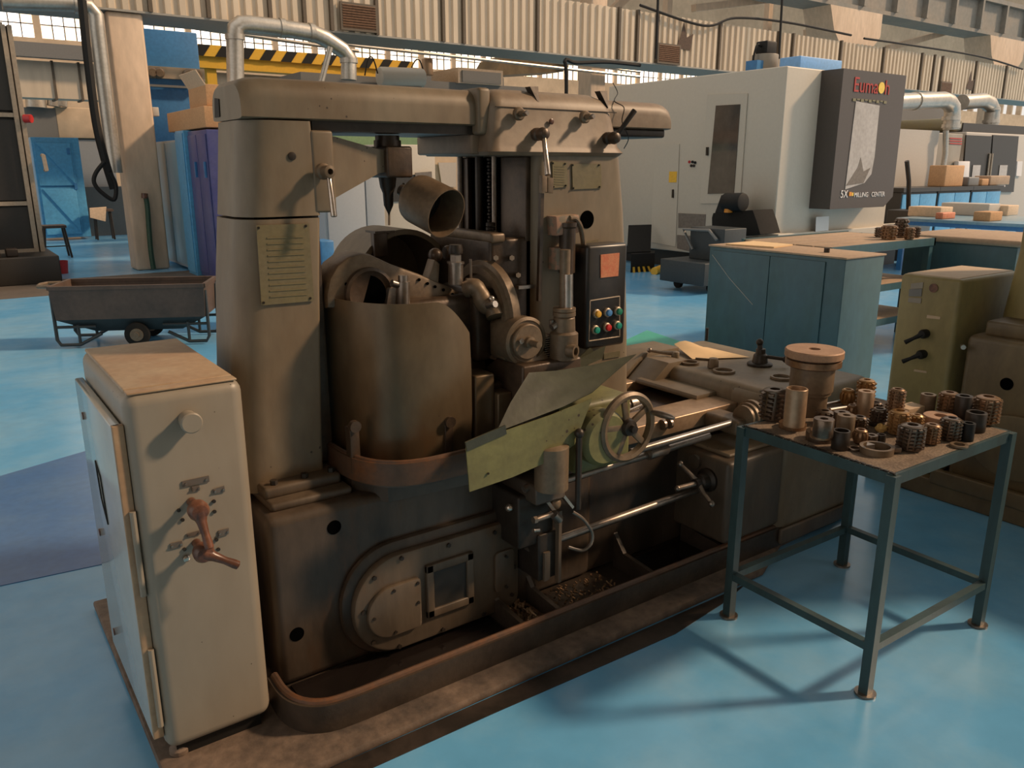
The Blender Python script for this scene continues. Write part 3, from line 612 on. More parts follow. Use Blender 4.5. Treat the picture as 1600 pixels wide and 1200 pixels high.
gpl = [(1.01, 2.55), (1.015, 2.45), (1.035, 2.35), (1.075, 2.27), (1.13, 2.22), (1.20, 2.20), (1.28, 2.195), (1.34, 2.198), (1.40, 2.205)]
gp = smooth([V((x, y, 0)) for x, y in gpl], 4)
def gtop(x): return 1.245-.008*max(0, min(1, (x-1.02)/.2)) if x < 1.27 else 1.237-.115*((x-1.27)/.13)**1.7
rows = []
for t in (0, .35, .7, .9, 1):
    rows.append([V((p.x, p.y-.012*math.sin(t*3.1), .70+(gtop(p.x)-.70)*t)) for p in gp])
gd_ = part(B().sheet(rows, .003), 'splash_guard', 'guard_sheet', sharp=60)
for px, py, yy in ((552, 665, 2.262), (700, 658, 2.19)):
    c = U(px, py, y=yy)
    part(B().cyl(c, c+V((0, -.02, 0)), .019, n=14), 'guard_bolt', 'oily_iron', gd_)
    part(B().box(c.x-.016, c.x+.016, c.y-.008, c.y+.03, .70, c.z-.005, .003), 'guard_strap', 'oily_iron', gd_)
# bent green chip chute
def cs(pts): return [U(a, b, y=d) for a, b, d in pts]
chute = part(B().sheet([cs([(733, 768, 1.97), (800, 745, 1.97), (866, 716, 1.97), (897, 694, 1.97)]), cs([(727, 697, 1.97), (790, 672, 1.97), (860, 648, 1.97), (924, 622, 1.97)])], .004), 'chip_chute', 'green_paint')
part(B().sheet([cs([(775, 676, 1.966), (830, 655, 1.966), (880, 636, 1.966), (925, 614, 1.966)]), cs([(797, 630, 2.02), (850, 612, 2.02), (905, 598, 2.02), (958, 585, 2.0)]), cs([(826, 583, 2.08), (868, 580, 2.08), (925, 571, 2.06), (994, 554, 2.0)])], .003), 'chute_flap', 'green_dark', chute)
part(B().cyl(U(763, 740, y=1.965), U(763, 740, y=1.96), .004, n=8), 'rivet', 'dark_steel', chute)
part(B().bar(U(728, 698, y=1.966), U(790, 671, y=1.966), .006, .03, up=(0, 0, 1)), 'chute_edge', 'green_dark', chute)
# carriage apron, handwheel, rods on the bed front
part(B().box(1.72, 1.98, 2.02, 2.24, .60, .86, .02), 'carriage_apron', 'green_paint')
part(B().lathe([(.10, 0), (.10, .05), (.085, .07), (.0, .07)], (1.80, 2.02, .74), (0, -1, 0), 28), 'apron_boss', 'green_paint')
WC = V((1.895, 1.955, .767))
wh = part(B().lathe([(.104+.0, -.012), (.118, -.016), (.128, -.006), (.128, .008), (.118, .016), (.104, .012)], WC, (0, -1, 0), 48, True), 'handwheel', 'cast_iron')
for k in range(5):
    a = math.radians(90+72*k+12)
    part(B().bar(WC+V((.02*math.cos(a), 0, .02*math.sin(a))), WC+V((.11*math.cos(a), 0, .11*math.sin(a))), .024, .012, up=(0, 1, 0), bev=.004), 'spoke', 'cast_iron', wh)
part(B().lathe([(.028, -.03), (.034, 0), (.028, .02), (.014, .024), (.014, .04), (.0, .042)], WC, (0, -1, 0), 24), 'hub', 'dark_steel', wh)
part(B().cyl(WC+V((0, .0, 0)), WC+V((0, .12, 0)), .02, n=16), 'wheel_shaft', 'steel', wh)
a0 = WC+V((.105, -.012, .04))
part(B().lathe([(.006, 0), (.010, .01), (.0125, .045), (.010, .085), (.006, .10), (0, .102)], a0, (.10, -1, 0), 16), 'wheel_grip', 'steel', wh)
part(B().cyl((1.62, 2.10, .555), (2.50, 2.10, .575), .016, n=14), 'feed_rod', 'steel')
part(B().cyl((2.02, 2.06, .615), (2.62, 2.06, .625), .014, n=14), 'feed_rod', 'steel')
part(B().cyl((1.58, 2.12, .315), (2.48, 2.12, .335), .016, n=14), 'trip_rod', 'steel')
part(B().cyl((2.14, 2.09, .575), (2.24, 2.09, .578), .026, n=16, bev=.003), 'rod_coupling', 'steel')
part(B().box(2.58, 2.68, 2.02, 2.2, .575, .64, .015), 'rod_bracket', 'cast_iron')
for k in range(3): part(B().lathe([(.07-.008*k, 0), (.07-.008*k, .018), (.06-.008*k, .02)], (2.70-.022*k, 2.04, .64), (-1, 0, 0), 24), 'worm_collar', 'cast_iron')
for k in range(2): part(B().lathe([(.022, 0), (.022, .012), (.016, .015)], U(1034+10*k, 664-2*k, y=2.19), (1, 0, 0), 14), 'lock_collar', 'steel')
# stop post, trip lever and valve block below the chute
part(B().lathe([(.0, 0), (.058, 0), (.058, .15), (.05, .155), (.0, .155)], (1.585, 1.99, .60), (0, 0, 1), 28), 'guide_post', 'cast_iron')
part(B().box(1.53, 1.66, 2.0, 2.24, .54, .61, .01), 'post_bracket', 'oily_base')
lv = part(B().cyl(U(903, 795, y=1.95), U(905, 680, y=1.95), .011, n=12), 'trip_lever', 'dark_steel')
part(B().ball(U(905, 677, y=1.95), .017, 14), 'ball_knob', 'dark_steel', lv)
vb = part(B().box(1.50, 1.66, 2.06, 2.24, .36, .56, .01), 'trip_block', 'dark_steel')
part(B().box(1.58, 1.67, 2.05, 2.2, .22, .40, .006), 'trip_leg', 'dark_steel', vb)
part(B().bar(U(848, 775, y=2.02), U(868, 803, y=2.02), .02, .012), 'link_arm', 'steel', vb)
part(B().bar(U(874, 768, y=2.02), U(893, 792, y=2.02), .022, .01), 'link_arm', 'bright_steel', vb)
part(B().ball(U(866, 786, y=2.03), .025, 12), 'link_joint', 'cast_iron', vb)
part(B().cyl(U(838, 812, y=2.0), U(862, 803, y=2.0), .011, n=12).cyl(U(833, 813, y=2.0), U(838, 812, y=2.0), .013, n=6), 'stop_screw', 'steel', vb)
part(B().cyl(U(865, 803, y=1.99), U(874, 812, y=1.99), .016, n=12), 'pivot_boss', 'steel', vb)
part(B().ball(U(796, 793, y=2.1), .016, 12), 'pull_knob', 'bright_steel', vb)
part(B().cyl(U(833, 829, y=2.02), U(842, 828, y=2.02), .008, n=10), 'stud', 'bright_steel', vb)
part(B().cyl(U(818, 765, y=2.05), U(828, 760, y=2.05), .013, n=12), 'stud', 'steel', vb)
part(B().box(1.60, 1.625, 2.04, 2.06, .22, .33).box(1.655, 1.668, 2.03, 2.05, .20, .48), 'strut', 'cover_paint', vb)
part(B().tube(smooth([U(895, 800, y=1.99), U(912, 812, y=1.97), U(925, 832, y=1.96), U(923, 850, y=1.96), U(910, 860, y=1.97), U(888, 855, y=1.99)], 6), .006, 8), 'coolant_hose', 'steel', vb)
part(B().box(1.44, 1.52, 2.19, 2.225, .06, .30, .01).box(1.58, 1.68, 2.19, 2.225, .06, .26, .01), 'foot_plate', 'oily_base')
# bed ways behind the handwheel
part(B().box(2.02, 2.80, 2.20, 2.36, .575, .645, .006), 'bed_way', 'way_steel')
part(B().box(2.02, 2.80, 2.72, 2.88, .575, .645, .006), 'bed_way', 'way_steel')
part(B().box(2.2, 2.8, 2.36, 2.72, .48, .50), 'way_pit', 'void')
part(B().cyl((2.20, 2.56, .60), (2.50, 2.56, .60), .03, n=16).cyl((2.48, 2.56, .60), (2.52, 2.56, .60), .038, n=16), 'lead_screw', 'steel')
part(B().cyl((2.30, 2.46, .60), (2.52, 2.50, .61), .005, n=8), 'thin_rod', 'bright_steel')
# right-hand gear head
ghl = part(B().box(2.81, 3.44, 1.95, 2.98, .09, .72, .045, 4), 'gear_head', 'machine_paint')
part(B().box(2.80, 3.30, 2.02, 2.255, .60, .705, .03), 'gear_head_cover', 'machine_paint', ghl)
part(B().prism([V((2.68, 2.33, .635)), V((2.82, 2.33, .635)), V((2.82, 2.72, .635)), V((2.68, 2.72, .635))], (0, 0, .03), bev=.012), 'apron_ledge', 'machine_paint', ghl)
part(B().box(2.83, 3.36, 1.935, 1.955, .05, .12, .008), 'sill', 'cover_paint', ghl)
gbx = part(B().box(2.47, 2.83, 1.955, 2.26, .14, .50, .022), 'feed_gearbox', 'cover_paint')
part(B().box(2.52, 2.79, 2.0, 2.22, .498, .515, .008), 'gearbox_lid', 'machine_paint', gbx)
part(B().cyl((2.47, 2.13, .46), (2.455, 2.13, .46), .03, n=18), 'gearbox_plug', 'cover_paint', gbx)
hub = V((2.47, 2.06, .40))
part(B().lathe([(.05, 0), (.05, .012), (.034, .02), (.03, .05), (.02, .055), (.02, .08), (0, .082)], hub, (-1, 0, 0), 22), 'crank_hub', 'dark_steel', gbx)
part(B().cyl(hub+V((-.08, 0, 0)), hub+V((-.16, .015, -.005)), .011, n=12).ball(hub+V((-.165, .015, -.005)), .013, 10), 'crank_grip', 'steel', gbx)
for s in (1, -1): part(B().tube([hub+V((-.06, 0, 0)), hub+V((-.07, .04*s, .03*s)), hub+V((-.075, .085*s, .055*s))], [.014, .009, .008], 10).ball(hub+V((-.075, .088*s, .058*s)), .014, 10), 'crank_arm', 'steel', gbx)
# top furniture of the gear head
def top(px, py, z=.722): return U(px, py, z=z)
for px, py, r in ((1078, 568, .045), (1131, 581, .052), (1221, 591, .05)):
    part(B().lathe([(r, 0), (r, .010), (r*.76, .010), (r*.74, 0)], top(px, py), (0, 0, 1), 30, True), 'sight_ring', 'cast_iron', ghl)
c = top(1187, 570)
lr = part(B().lathe([(.06, 0), (.06, .008), (.055, .012), (.038, .014), (.032, .05), (.024, .058), (.022, .08), (.0, .082)], c, (0, 0, 1), 26), 'speed_lever_hub', 'dark_steel', ghl)
part(B().cyl(c+V((0, 0, .045)), c+V((.07, -.085, .035)), .009, n=10).ball(c+V((.075, -.09, .034)), .017, 12), 'speed_lever', 'dark_steel', lr)
part(B().cyl(c+V((0, 0, .06)), c+V((.0, .01, .105)), .012, n=10).ball(c+V((0, .01, .11)), .018, 12), 'lever_knob', 'dark_steel', lr)
c = top(1114, 574)
pv = part(B().lathe([(.026, 0), (.026, .03), (.02, .045), (0, .047)], c, (0, 0, 1), 20), 'pointer_knob', 'cast_iron', ghl)
part(B().bar(c+V((0, 0, .035)), c+V((-.07, .05, .042)), .008, .012), 'pointer', 'cast_iron', pv)
c = top(1054, 575, .68)
pk = part(B().cyl(c+V((0, 0, -.03)), c+V((0, 0, .05)), .055, .045, n=22).cyl(c+V((0, 0, .05)), c+V((0, 0, .085)), .02, n=14, bev=.006), 'clamp_pedestal', 'machine_paint', ghl)
part(B().tube([c+V((0, 0, .075)), c+V((-.06, .05, .08)), c+V((-.095, .075, .088))], [.012, .008, .008], 10).ball(c+V((-.1, .08, .09)), .013, 10), 'clamp_lever', 'steel', pk)
# sloped covers at the back left of the gear head
for (a, b_, c_, d_), nm in ((((1005, 584), (1030, 592), (1046, 565), (1025, 556)), 'sloped_cover'), (((1021, 590), (1028, 595), (1048, 571), (1043, 566)), 'sloped_cover')):
    pass
part(B().prism([V((2.80, 2.62, .645)), V((2.68, 2.62, .645)), V((2.80, 2.62, .74)), V((2.9, 2.62, .74)), V((2.9, 2.62, .645))], (0, .16, 0), bev=.006), 'sloped_cover', 'machine_paint', ghl)
part(B().prism([V((2.80, 2.79, .645)), V((2.64, 2.79, .645)), V((2.80, 2.79, .755)), V((3.05, 2.79, .755)), V((3.05, 2.79, .645))], (0, .19, 0), bev=.006), 'sloped_cover', 'machine_paint', ghl)
part(B().cyl((3.42, 2.93, .72), (3.42, 2.93, .79), .008, n=8), 'stud', 'dark_steel', ghl)
# counter-support bracket (tailstock) on the left column
tb = part(B().box(.965, 1.035, 2.375, 2.62, 1.515, 1.755, .008), 'support_slide', 'machine_paint')
cone = [py_([(508, 205), (512, 208), (512, 326), (508, 328)], 2.42)]
part(B().loft([[V((x, 2.42+dy, z0)), V((x, 2.60-dy, z0)), V((x, 2.60-dy, z1)), V((x, 2.42+dy, z1))] for x, dy, z0, z1 in ((1.02, 0, 1.545, 1.745), (1.06, .002, 1.56, 1.74), (1.22, .03, 1.63, 1.705), (1.30, .035, 1.64, 1.70))]), 'support_arm', 'machine_paint', tb)
part(B().box(1.24, 1.335, 2.43, 2.59, 1.615, 1.715, .008).cyl((1.285, 2.51, 1.71), (1.285, 2.51, 1.735), .045, n=22).cyl((1.285, 2.51, 1.735), (1.285, 2.51, 1.75), .04, n=22), 'centre_sleeve', 'oily_iron', tb)
part(B().lathe([(.03, 0), (.026, -.03), (.018, -.05), (.016, -.09), (.0, -.125)], (1.275, 2.5, 1.615), (0, 0, 1), 18), 'dead_centre', 'dark_steel', tb)
c = U(503, 268, y=2.36)
lh = part(B().lathe([(.024, 0), (.024, .015), (.018, .02), (.018, .05), (.009, .052), (.009, .03), (0, .03)], c, (.1, -1, 0), 20), 'clamp_hub', 'cast_iron', tb)
part(B().cyl(c+V((.006, -.035, -.01)), U(522, 339, y=2.30), .007, .0095, n=12, bev=.003), 'clamp_lever', 'bright_steel', lh)
part(B().cyl((1.0, 2.45, 1.755), (1.0, 2.45, 1.785), .008, n=8), 'oil_nipple', 'bright_steel', tb)
# work lamp
ax = (U(698, 334, y=2.28)-U(648, 308, y=2.42)).normalized(); o_ = U(698, 334, y=2.28)
lm = part(B().lathe([(.012, -.20), (.035, -.19), (.05, -.17), (.078, -.145), (.082, -.13), (.082, 0), (.079, 0), (.079, -.13), (.04, -.16), (0, -.165)], o_, ax, 32), 'lamp_shade', 'cast_iron', sharp=50)
part(B().cyl(o_-ax*.115, o_-ax*.11, .077, n=24).ball(o_-ax*.09, .022, 12), 'dark_bulb', 'black', lm)  # back disc and bulb coloured black as the shade inside the lamp opening
part(B().cyl(U(630, 288, y=2.50), o_-ax*.175, .006, n=8).cyl(o_-ax*.22, o_-ax*.17, .02, n=12), 'lamp_arm', 'steel', lm)

# ================================================================== SWITCH CABINET beside the machine
SC = thing('switch_cabinet', 'cream electrical switch cabinet with two crank handles in front of the machine', 'cabinet', (.47, 2.4, .04))
def cp(b, name, m, parent=None, label=None): return b.obj(name, m, parent or SC, label)
cabody = cp(B().box(.322, .618, 2.09, 2.735, .075, 1.108, .034, 5), 'body', 'cabinet_paint')
cp(B().box(.335, .605, 2.145, 2.725, 1.1, 1.1115, .004), 'top_panel', 'cabinet_top', cabody)
cp(B().box(.335, .605, 2.10, 2.1405, 1.104, 1.1105, .003), 'front_strip', 'cabinet_top', cabody)
cp(B().box(.35, .59, 2.12, 2.72, .035, .08), 'plinth', 'black', cabody)
door = cp(B().box(.293, .318, 2.115, 2.70, .12, 1.03, .006), 'door', 'door_paint', None, 'glossy pale side door')
cp(B().box(.2935, .322, 2.112, 2.13, .12, 1.03, .003), 'door_edge', 'cabinet_top', door)
for z in (.16, .56): cp(B().cyl((.315, 2.108, z), (.315, 2.108, z+.24), .008, n=10), 'hinge', 'cabinet_paint', door)
for y, z in ((2.62, .93), (2.62, .55), (2.62, .2)): cp(B().cyl((.293, y, z), (.290, y, z), .012, n=12), 'lock', 'bakelite', door)
zz = [V((.2915, y, z)) for y, z in ((2.48, .83), (2.42, .80), (2.40, .66), (2.46, .72), (2.48, .83))]
for a, b_ in zip(zz, zz[1:]): cp(B().cyl(a, b_, .0022, n=6), 'warning_mark', 'black', door)
def cf(px, py, y=2.089): return U(px, py, y=y)
c = cf(293, 655)
cp(B().lathe([(.024, 0), (.024, .03), (.027, .032), (.027, .042), (.024, .045), (.0, .045)], c, (0, -1, 0), 28), 'blanking_knob', 'cabinet_paint')
for (a, b_, c_, d_), nm in ((((284, 752), (326, 743), (327, 752), (285, 761)), 'name_plate'), (((299, 760), (311, 758), (312, 766), (300, 768)), 'number_plate'), (((333, 764), (350, 759), (351, 768), (334, 771)), 'number_plate'), (((341, 829), (357, 825), (357, 834), (341, 839)), 'number_plate'), (((266, 849), (284, 845), (285, 853), (266, 858)), 'number_plate'), (((291, 834), (313, 828), (313, 834), (292, 839)), 'name_plate')):
    n_ = cp(B().prism([cf(*a), cf(*b_), cf(*c_), cf(*d_)], (0, -.003, 0)), nm, 'name_plate')
    for q in (0.12, .88):
        m_ = cf(*a).lerp(cf(*b_), q).lerp(cf(*d_).lerp(cf(*c_), q), .5)
        cp(B().cyl(m_+V((0, -.002, 0)), m_+V((0, -.006, 0)), .003, n=8), 'rivet', 'steel', n_)
for px, py in ((279, 797), (285, 812), (334, 783), (335, 799), (288, 858), (338, 843), (341, 858), (292, 873)):
    cp(B().cyl(cf(px, py), cf(px, py)+V((0, -.004, 0)), .005, n=10), 'screw', 'dark_steel', cabody)
cp(B().lathe([(.009, 0), (.009, .006), (.006, .008)], cf(291, 872), (0, -1, 0), 14), 'indicator', 'bright_steel', cabody)
def crank(px, py, ex, ey, m, yy=2.02, y2=1.985):
    a = U(px, py, y=yy-.012); a.y = yy; e = U(ex, ey, y=y2); c = V((a.x, 2.089, a.z))
    h = cp(B().cyl(c, a+V((0, .02, 0)), .012, n=14).lathe([(.0, -.012), (.018, -.010), (.026, 0), (.027, .018), (.02, .03), (.0, .034)], a+V((0, .012, 0)), (0, -1, 0), 20), 'crank_hub', m)
    d = e-a
    cp(B().tube([a+d*.05, a+d*.3, a+d*.6, a+d*.85, a+d*.97, a+d*1.0], [.022, .013, .010, .012, .0115, .004], 14), 'crank_lever', m, h)
crank(312, 800, 328, 858, 'bakelite')
crank(320, 866, 374, 884, 'bakelite')
lf = cp(B().lathe([(.0, 0), (.028, 0), (.028, .012), (.015, .03), (.015, .05), (0, .05)], (.36, 2.14, .037), (0, 0, 1), 14), 'levelling_foot', 'concrete', cabody)

# ================================================================== HOB TABLE
TX, TY, TW, TD, TH, TYAW, TSH = 2.2446, 1.17143, .7174, .5675, .7626, -.0189, .172
tc_, ts_ = math.cos(TYAW), math.sin(TYAW)
def tp(a, b, z): return V((TX+a*tc_-b*ts_, TY+a*ts_+b*tc_, z))
WT = thing('work_table', 'green steel-frame work table carrying the gear cutters', 'table', tp(TW/2, TD/2, 0))
ex_ = tp(1, 0, 0)-tp(0, 0, 0); ey_ = tp(0, 1, 0)-tp(0, 0, 0)
B().obox(tp(TW/2, TD/2, TH-.008), ex_*(TW/2-.002), ey_*(TD/2-.002), V((0, 0, .006))).obj('table_mat', 'table_mat', WT)
for a, b_ in (((0, 0), (TW, 0)), ((TW, 0), (TW, TD)), ((TW, TD), (0, TD)), ((0, TD), (0, 0))):
    B().bar(tp(*a, TH-.02), tp(*b_, TH-.02), .012, .036).obj('top_rail', 'table_green', WT)
    B().bar(tp(*a, TSH), tp(*b_, TSH), .026, .026).obj('lower_rail', 'table_green', WT)
for a, b_ in ((0, 0), (TW, 0), (TW, TD), (0, TD)):
    lg = B().bar(tp(a, b_, .0), tp(a, b_, TH-.006), .032, .032, up=ey_).obj('leg', 'table_green', WT)
    B().cyl(tp(a, b_, 0), tp(a, b_, .008), .034, n=20).obj('foot_disc', 'steel', lg)
tn = B()
for k in range(60):
    t = (k+random.random()*.5)/60
    tn.obox(tp(-.002+random.uniform(0, .006), TD*t, TH-.001), ex_*.004, ey_*.004, V((0, 0, .003)))
tn.obj('mat_fringe', 'dark_steel', WT)

def ring_mesh(prof, n=28):
    return B().lathe(prof, (0, 0, 0), (0, 0, 1), n, True)
def tube_item(R, H, bore): return ring_mesh([(R*.96, 0), (R, .002), (R, H-.002), (R*.96, H), (bore, H), (bore, 0)])
def hob_item(R, H, bore, n=11, rows=7, helix=.25, spike=1.0):
    b = ring_mesh([(R*.80, .004), (R*.80, H-.004), (R*.62, H), (bore, H), (bore, 0), (R*.62, 0)], 24)
    for i in range(n):
        for j in range(rows):
            z = H*(.06+.88*(j+.5)/rows); a = 2*math.pi*(i+helix*j/rows)/n
            u = V((math.cos(a), math.sin(a), 0)); w = V((-u.y, u.x, 0)); th = H/rows*.36; wd = R*2*math.pi/n*.29
            p = [u*R*.76+w*wd+V((0, 0, z-th)), u*R*.76+w*wd+V((0, 0, z+th)), u*R*.76-w*wd+V((0, 0, z+th)), u*R*.76-w*wd+V((0, 0, z-th))]
            q = [u*R*1.0*spike+w*wd*.8+V((0, 0, z-th*.45)), u*R*spike+w*wd*.8+V((0, 0, z+th*.45)), u*R*.95*spike-w*wd*.8+V((0, 0, z+th*.45)), u*R*.95*spike-w*wd*.8+V((0, 0, z-th*.45))]
            vp = [b.m.verts.new(x) for x in p]; vq = [b.m.verts.new(x) for x in q]
            for k in range(4): b.m.faces.new((vp[k], vp[(k+1) % 4], vq[(k+1) % 4], vq[k]))
            b.m.faces.new(vq)
    bmesh.ops.recalc_face_normals(b.m, faces=b.m.faces)
    return b
GROUP = 'gear cutters and sleeves on the work table'
def put(b, name, m, px, py, label, cat, z=TH-.0015, rot=None, sharp=35):
    o = b.obj(name, m, None, None, sharp); o.location = U(px, py, z=z)
    o.rotation_euler = (0, 0, random.uniform(0, 3)) if rot is None else rot
    o['label'] = label; o['category'] = cat; o['group'] = GROUP
    return o
put(hob_item(.05, .115, .018, 8, 6, .2, 1.05), 'gear_hob', 'hob_dark', 1207, 655, 'dark spiky hob at the far left corner of the table', 'gear hob')
put(ring_mesh([(.047, 0), (.047, .018), (.02, .018), (.02, 0)]), 'flat_ring', 'hob_brown', 1238, 668, 'flat ring under the tall polished tube', 'ring')
put(tube_item(.0365, .135, .031), 'steel_tube', 'way_steel', 1240, 665, 'tall polished thin-walled tube standing on a ring', 'tube', z=TH+.0175)
# stepped mandrel with the big disc
SM = thing('stepped_mandrel', 'large stepped mandrel with a broad rusty disc on top, tallest item on the table', 'mandrel', U(1263, 645, z=TH-.0015), GROUP)
c = V(SM.location)
B().lathe([(.0, 0), (.062, 0), (.062, .075), (.072, .078), (.072, .09), (.078, .092), (.078, .182), (.0, .182)], c, (0, 0, 1), 36).obj('spindle', 'cast_iron', SM)
B().lathe([(.092, .0), (.099, .004), (.099, .026), (.092, .03)], c+V((0, 0, .182)), (0, 0, 1), 40).obj('flange', 'hob_brown', SM)
B().lathe([(.021, 0), (.100, 0), (.104, .003), (.104, .026), (.100, .03), (.021, .03)], c+V((0, 0, .215)), (0, 0, 1), 40, True).obj('disc', 'disc_rust', SM)
B().lathe([(.094, 0), (.094, .004)], c+V((0, 0, .2115)), (0, 0, 1), 40).obj('spacer', 'black', SM)
B().cyl(c+V((0, 0, .215)), c+V((0, 0, .232)), .0205, n=20).obj('bore', 'black', SM)
items = [
 ('s', ring_mesh([(.047, 0), (.047, .03), (.03, .03), (.03, 0)]), 'spacer_collar', 'hob_dark', 1281, 687, 'broad dark collar at the bottom of the stacked spool', 'collar', None),
 ('s', tube_item(.036, .028, .015), 'spacer_ring', 'hob_brown', 1283, 684, 'middle ring of the stacked spool by the tall tube', 'ring', TH+.029),
 ('s', tube_item(.032, .058, .013), 'bored_sleeve', 'hob_dark', 1285, 681, 'short bored sleeve on top of the stacked spool', 'sleeve', TH+.0575),
 ('h', hob_item(.034, .05, .013, 10, 3), 'gear_cutter', 'hob_dark', 1287, 662, 'flat toothed cutter behind the stacked spool', 'cutter', None),
 ('s', tube_item(.030, .075, .013), 'bored_sleeve', 'cast_iron', 1319, 681, 'grey bored sleeve right of the stacked spool', 'sleeve', None),
 ('s', tube_item(.027, .06, .012), 'bored_sleeve', 'hob_dark', 1313, 669, 'short sleeve hidden behind the grey bored sleeve', 'sleeve', None),
 ('s', tube_item(.028, .063, .022), 'sleeve', 'dark_steel', 1312, 701, 'dark hollow sleeve at the front left edge of the table', 'sleeve', None),
 ('h', hob_item(.030, .055, .012, 10, 5), 'gear_hob', 'hob_dark', 1341, 674, 'small dark hob behind the hollow sleeve', 'gear hob', None),
 ('h', hob_item(.026, .048, .011, 11, 1, .1), 'straight_cutter', 'hob_brown', 1343, 692, 'small straight-fluted cutter right of the dark hollow sleeve', 'cutter', None),
 ('s', tube_item(.02, .026, .010), 'bushing', 'hob_dark', 1361, 691, 'low bushing right of the fluted cutter', 'bushing', None),
 ('s', tube_item(.015, .026, .010), 'bushing', 'dark_steel', 1376, 690, 'smallest bushing below the yellow wad', 'bushing', None),
 ('s', tube_item(.02, .008, .014), 'washer', 'hob_dark', 1335, 703, 'thin washer at the front edge beside the lugged ring', 'washer', None),
 ('s', tube_item(.029, .105, .014), 'steel_tube', 'way_steel', 1349, 654, 'tall light sleeve in the middle of the left group', 'sleeve', None),
 ('h', hob_item(.029, .062, .012, 12, 1, .1), 'straight_cutter', 'hob_gold', 1323, 632, 'golden fluted cutter beside the stepped mandrel', 'cutter', None),
 ('h', hob_item(.036, .105, .013, 11, 6), 'gear_hob', 'hob_gold', 1350, 634, 'tall golden hob behind the tall light sleeve', 'gear hob', None),
 ('h', hob_item(.022, .05, .010, 9, 1, .1), 'straight_cutter', 'hob_brown', 1330, 653, 'small brown cutter left of the tall light sleeve', 'cutter', None),
 ('h', hob_item(.028, .03, .012, 10, 3), 'gear_hob', 'hob_dark', 1368, 640, 'low dark hob right of the tall light sleeve', 'gear hob', None),
 ('h', hob_item(.033, .05, .013, 10, 4), 'gear_hob', 'hob_dark', 1396, 649, 'dark hob under the tall narrow hob', 'gear hob', None),
 ('h', hob_item(.0295, .095, .012, 11, 7), 'gear_hob', 'hob_brown', 1398, 648, 'tall narrow hob standing on another hob at the back', 'gear hob', TH+.0495),
 ('s', tube_item(.028, .016, .015), 'flat_ring', 'dark_steel', 1369, 664, 'ring under the tilted hob', 'ring', None),
 ('h', hob_item(.031, .05, .014, 10, 4), 'gear_hob', 'hob_dark', 1372, 659, 'dark hob standing on a ring, left of the golden hob', 'gear hob', TH+.0155),
 ('h', hob_item(.038, .085, .015, 11, 6), 'gear_hob', 'hob_gold', 1402, 678, 'golden hob right of the yellow wad', 'gear hob', None),
 ('h', hob_item(.026, .055, .010, 10, 5), 'gear_hob', 'hob_gold', 1430, 671, 'small golden hob between the golden hob and the flat disc', 'gear hob', None),
 ('s', tube_item(.056, .045, .022), 'disc', 'disc_rust', 1467, 668, 'broad flat rust-coloured disc with a centre bore', 'disc', None),
 ('h', hob_item(.044, .085, .017, 12, 6), 'gear_hob', 'hob_dark', 1421, 702, 'large dark hob nearest the front corner of the table', 'gear hob', None),
 ('h', hob_item(.030, .068, .011, 11, 6), 'gear_hob', 'hob_brown', 1453, 693, 'bronze hob right of the large dark hob', 'gear hob', None),
 ('h', hob_item(.036, .078, .013, 11, 6), 'gear_hob', 'hob_dark', 1483, 687, 'dark hob in front of the flat disc', 'gear hob', None),
 ('s', tube_item(.021, .062, .013), 'sleeve', 'black', 1510, 688, 'narrow black sleeve right of the dark hob', 'sleeve', None),
 ('s', tube_item(.028, .009, .018), 'washer', 'cast_iron', 1498, 698, 'thin ring lying on the right-hand table edge', 'washer', None),
 ('s', tube_item(.034, .068, .024), 'sleeve', 'dark_steel', 1522, 673, 'wide black hollow sleeve near the right corner', 'sleeve', None),
 ('h', hob_item(.048, .10, .018, 12, 7), 'gear_hob', 'hob_brown', 1538, 661, 'large hob at the far right corner of the table', 'gear hob', None),
 ('s', tube_item(.029, .10, .017), 'sleeve', 'dark_steel', 1501, 660, 'tall dark sleeve left of the large corner hob', 'sleeve', None),
 ('h', hob_item(.038, .092, .014, 11, 6), 'gear_hob', 'hob_brown', 1479, 650, 'brown hob behind the tall dark sleeve', 'gear hob', None),
 ('s', tube_item(.027, .075, .016), 'bored_sleeve', 'cast_iron', 1447, 646, 'light bored sleeve at the back behind the flat disc', 'sleeve', None),
 ('s', tube_item(.021, .02, .012), 'bushing', 'hob_dark', 1446, 660, 'low bushing in front of the light bored sleeve', 'bushing', None),
]
for k_, b, nm, m, px, py, lab, cat, z in items:
    put(b, nm, m, px, py, lab, cat, TH-.0015 if z is None else z)
# ring with lug
LR = thing('lugged_ring', 'open ring with a small lug lying near the front corner of the table', 'ring', U(1369, 707, z=TH-.0015), GROUP); c = V(LR.location)
B().lathe([(.052, 0), (.052, .022), (.041, .022), (.041, 0)], c, (0, 0, 1), 36, True).obj('ring', 'cast_iron', LR)
B().obox(c+V((.048, -.032, .011)), (.014, -.010, 0), (.008, .012, 0), (0, 0, .009), .002).obj('lug', 'steel', LR)
B().prism([c+V((-.045, .01, .012)), c+V((-.01, .028, .012)), c+V((-.012, .0, .012))], (0, 0, .018)).obj('key', 'steel', LR)
wd = B().ball((0, 0, .014), .018, 14, (1, 1, .8))
for v in wd.m.verts: v.co += v.co.normalized()*random.uniform(-.004, .006)
put(wd, 'cleaning_wad', 'wad', 1376, 676, 'yellow fibrous cleaning wad among the cutters', 'wad')
o = B().box(-.05, .05, -.03, .03, 0, .035, .001).obj('wooden_block', 'cardboard_pale'); o.location = U(1420, 648, z=TH-.0015); o.rotation_euler = (0, 0, -.1)
o['label'] = 'pale wooden block behind the golden hobs'; o['category'] = 'block'
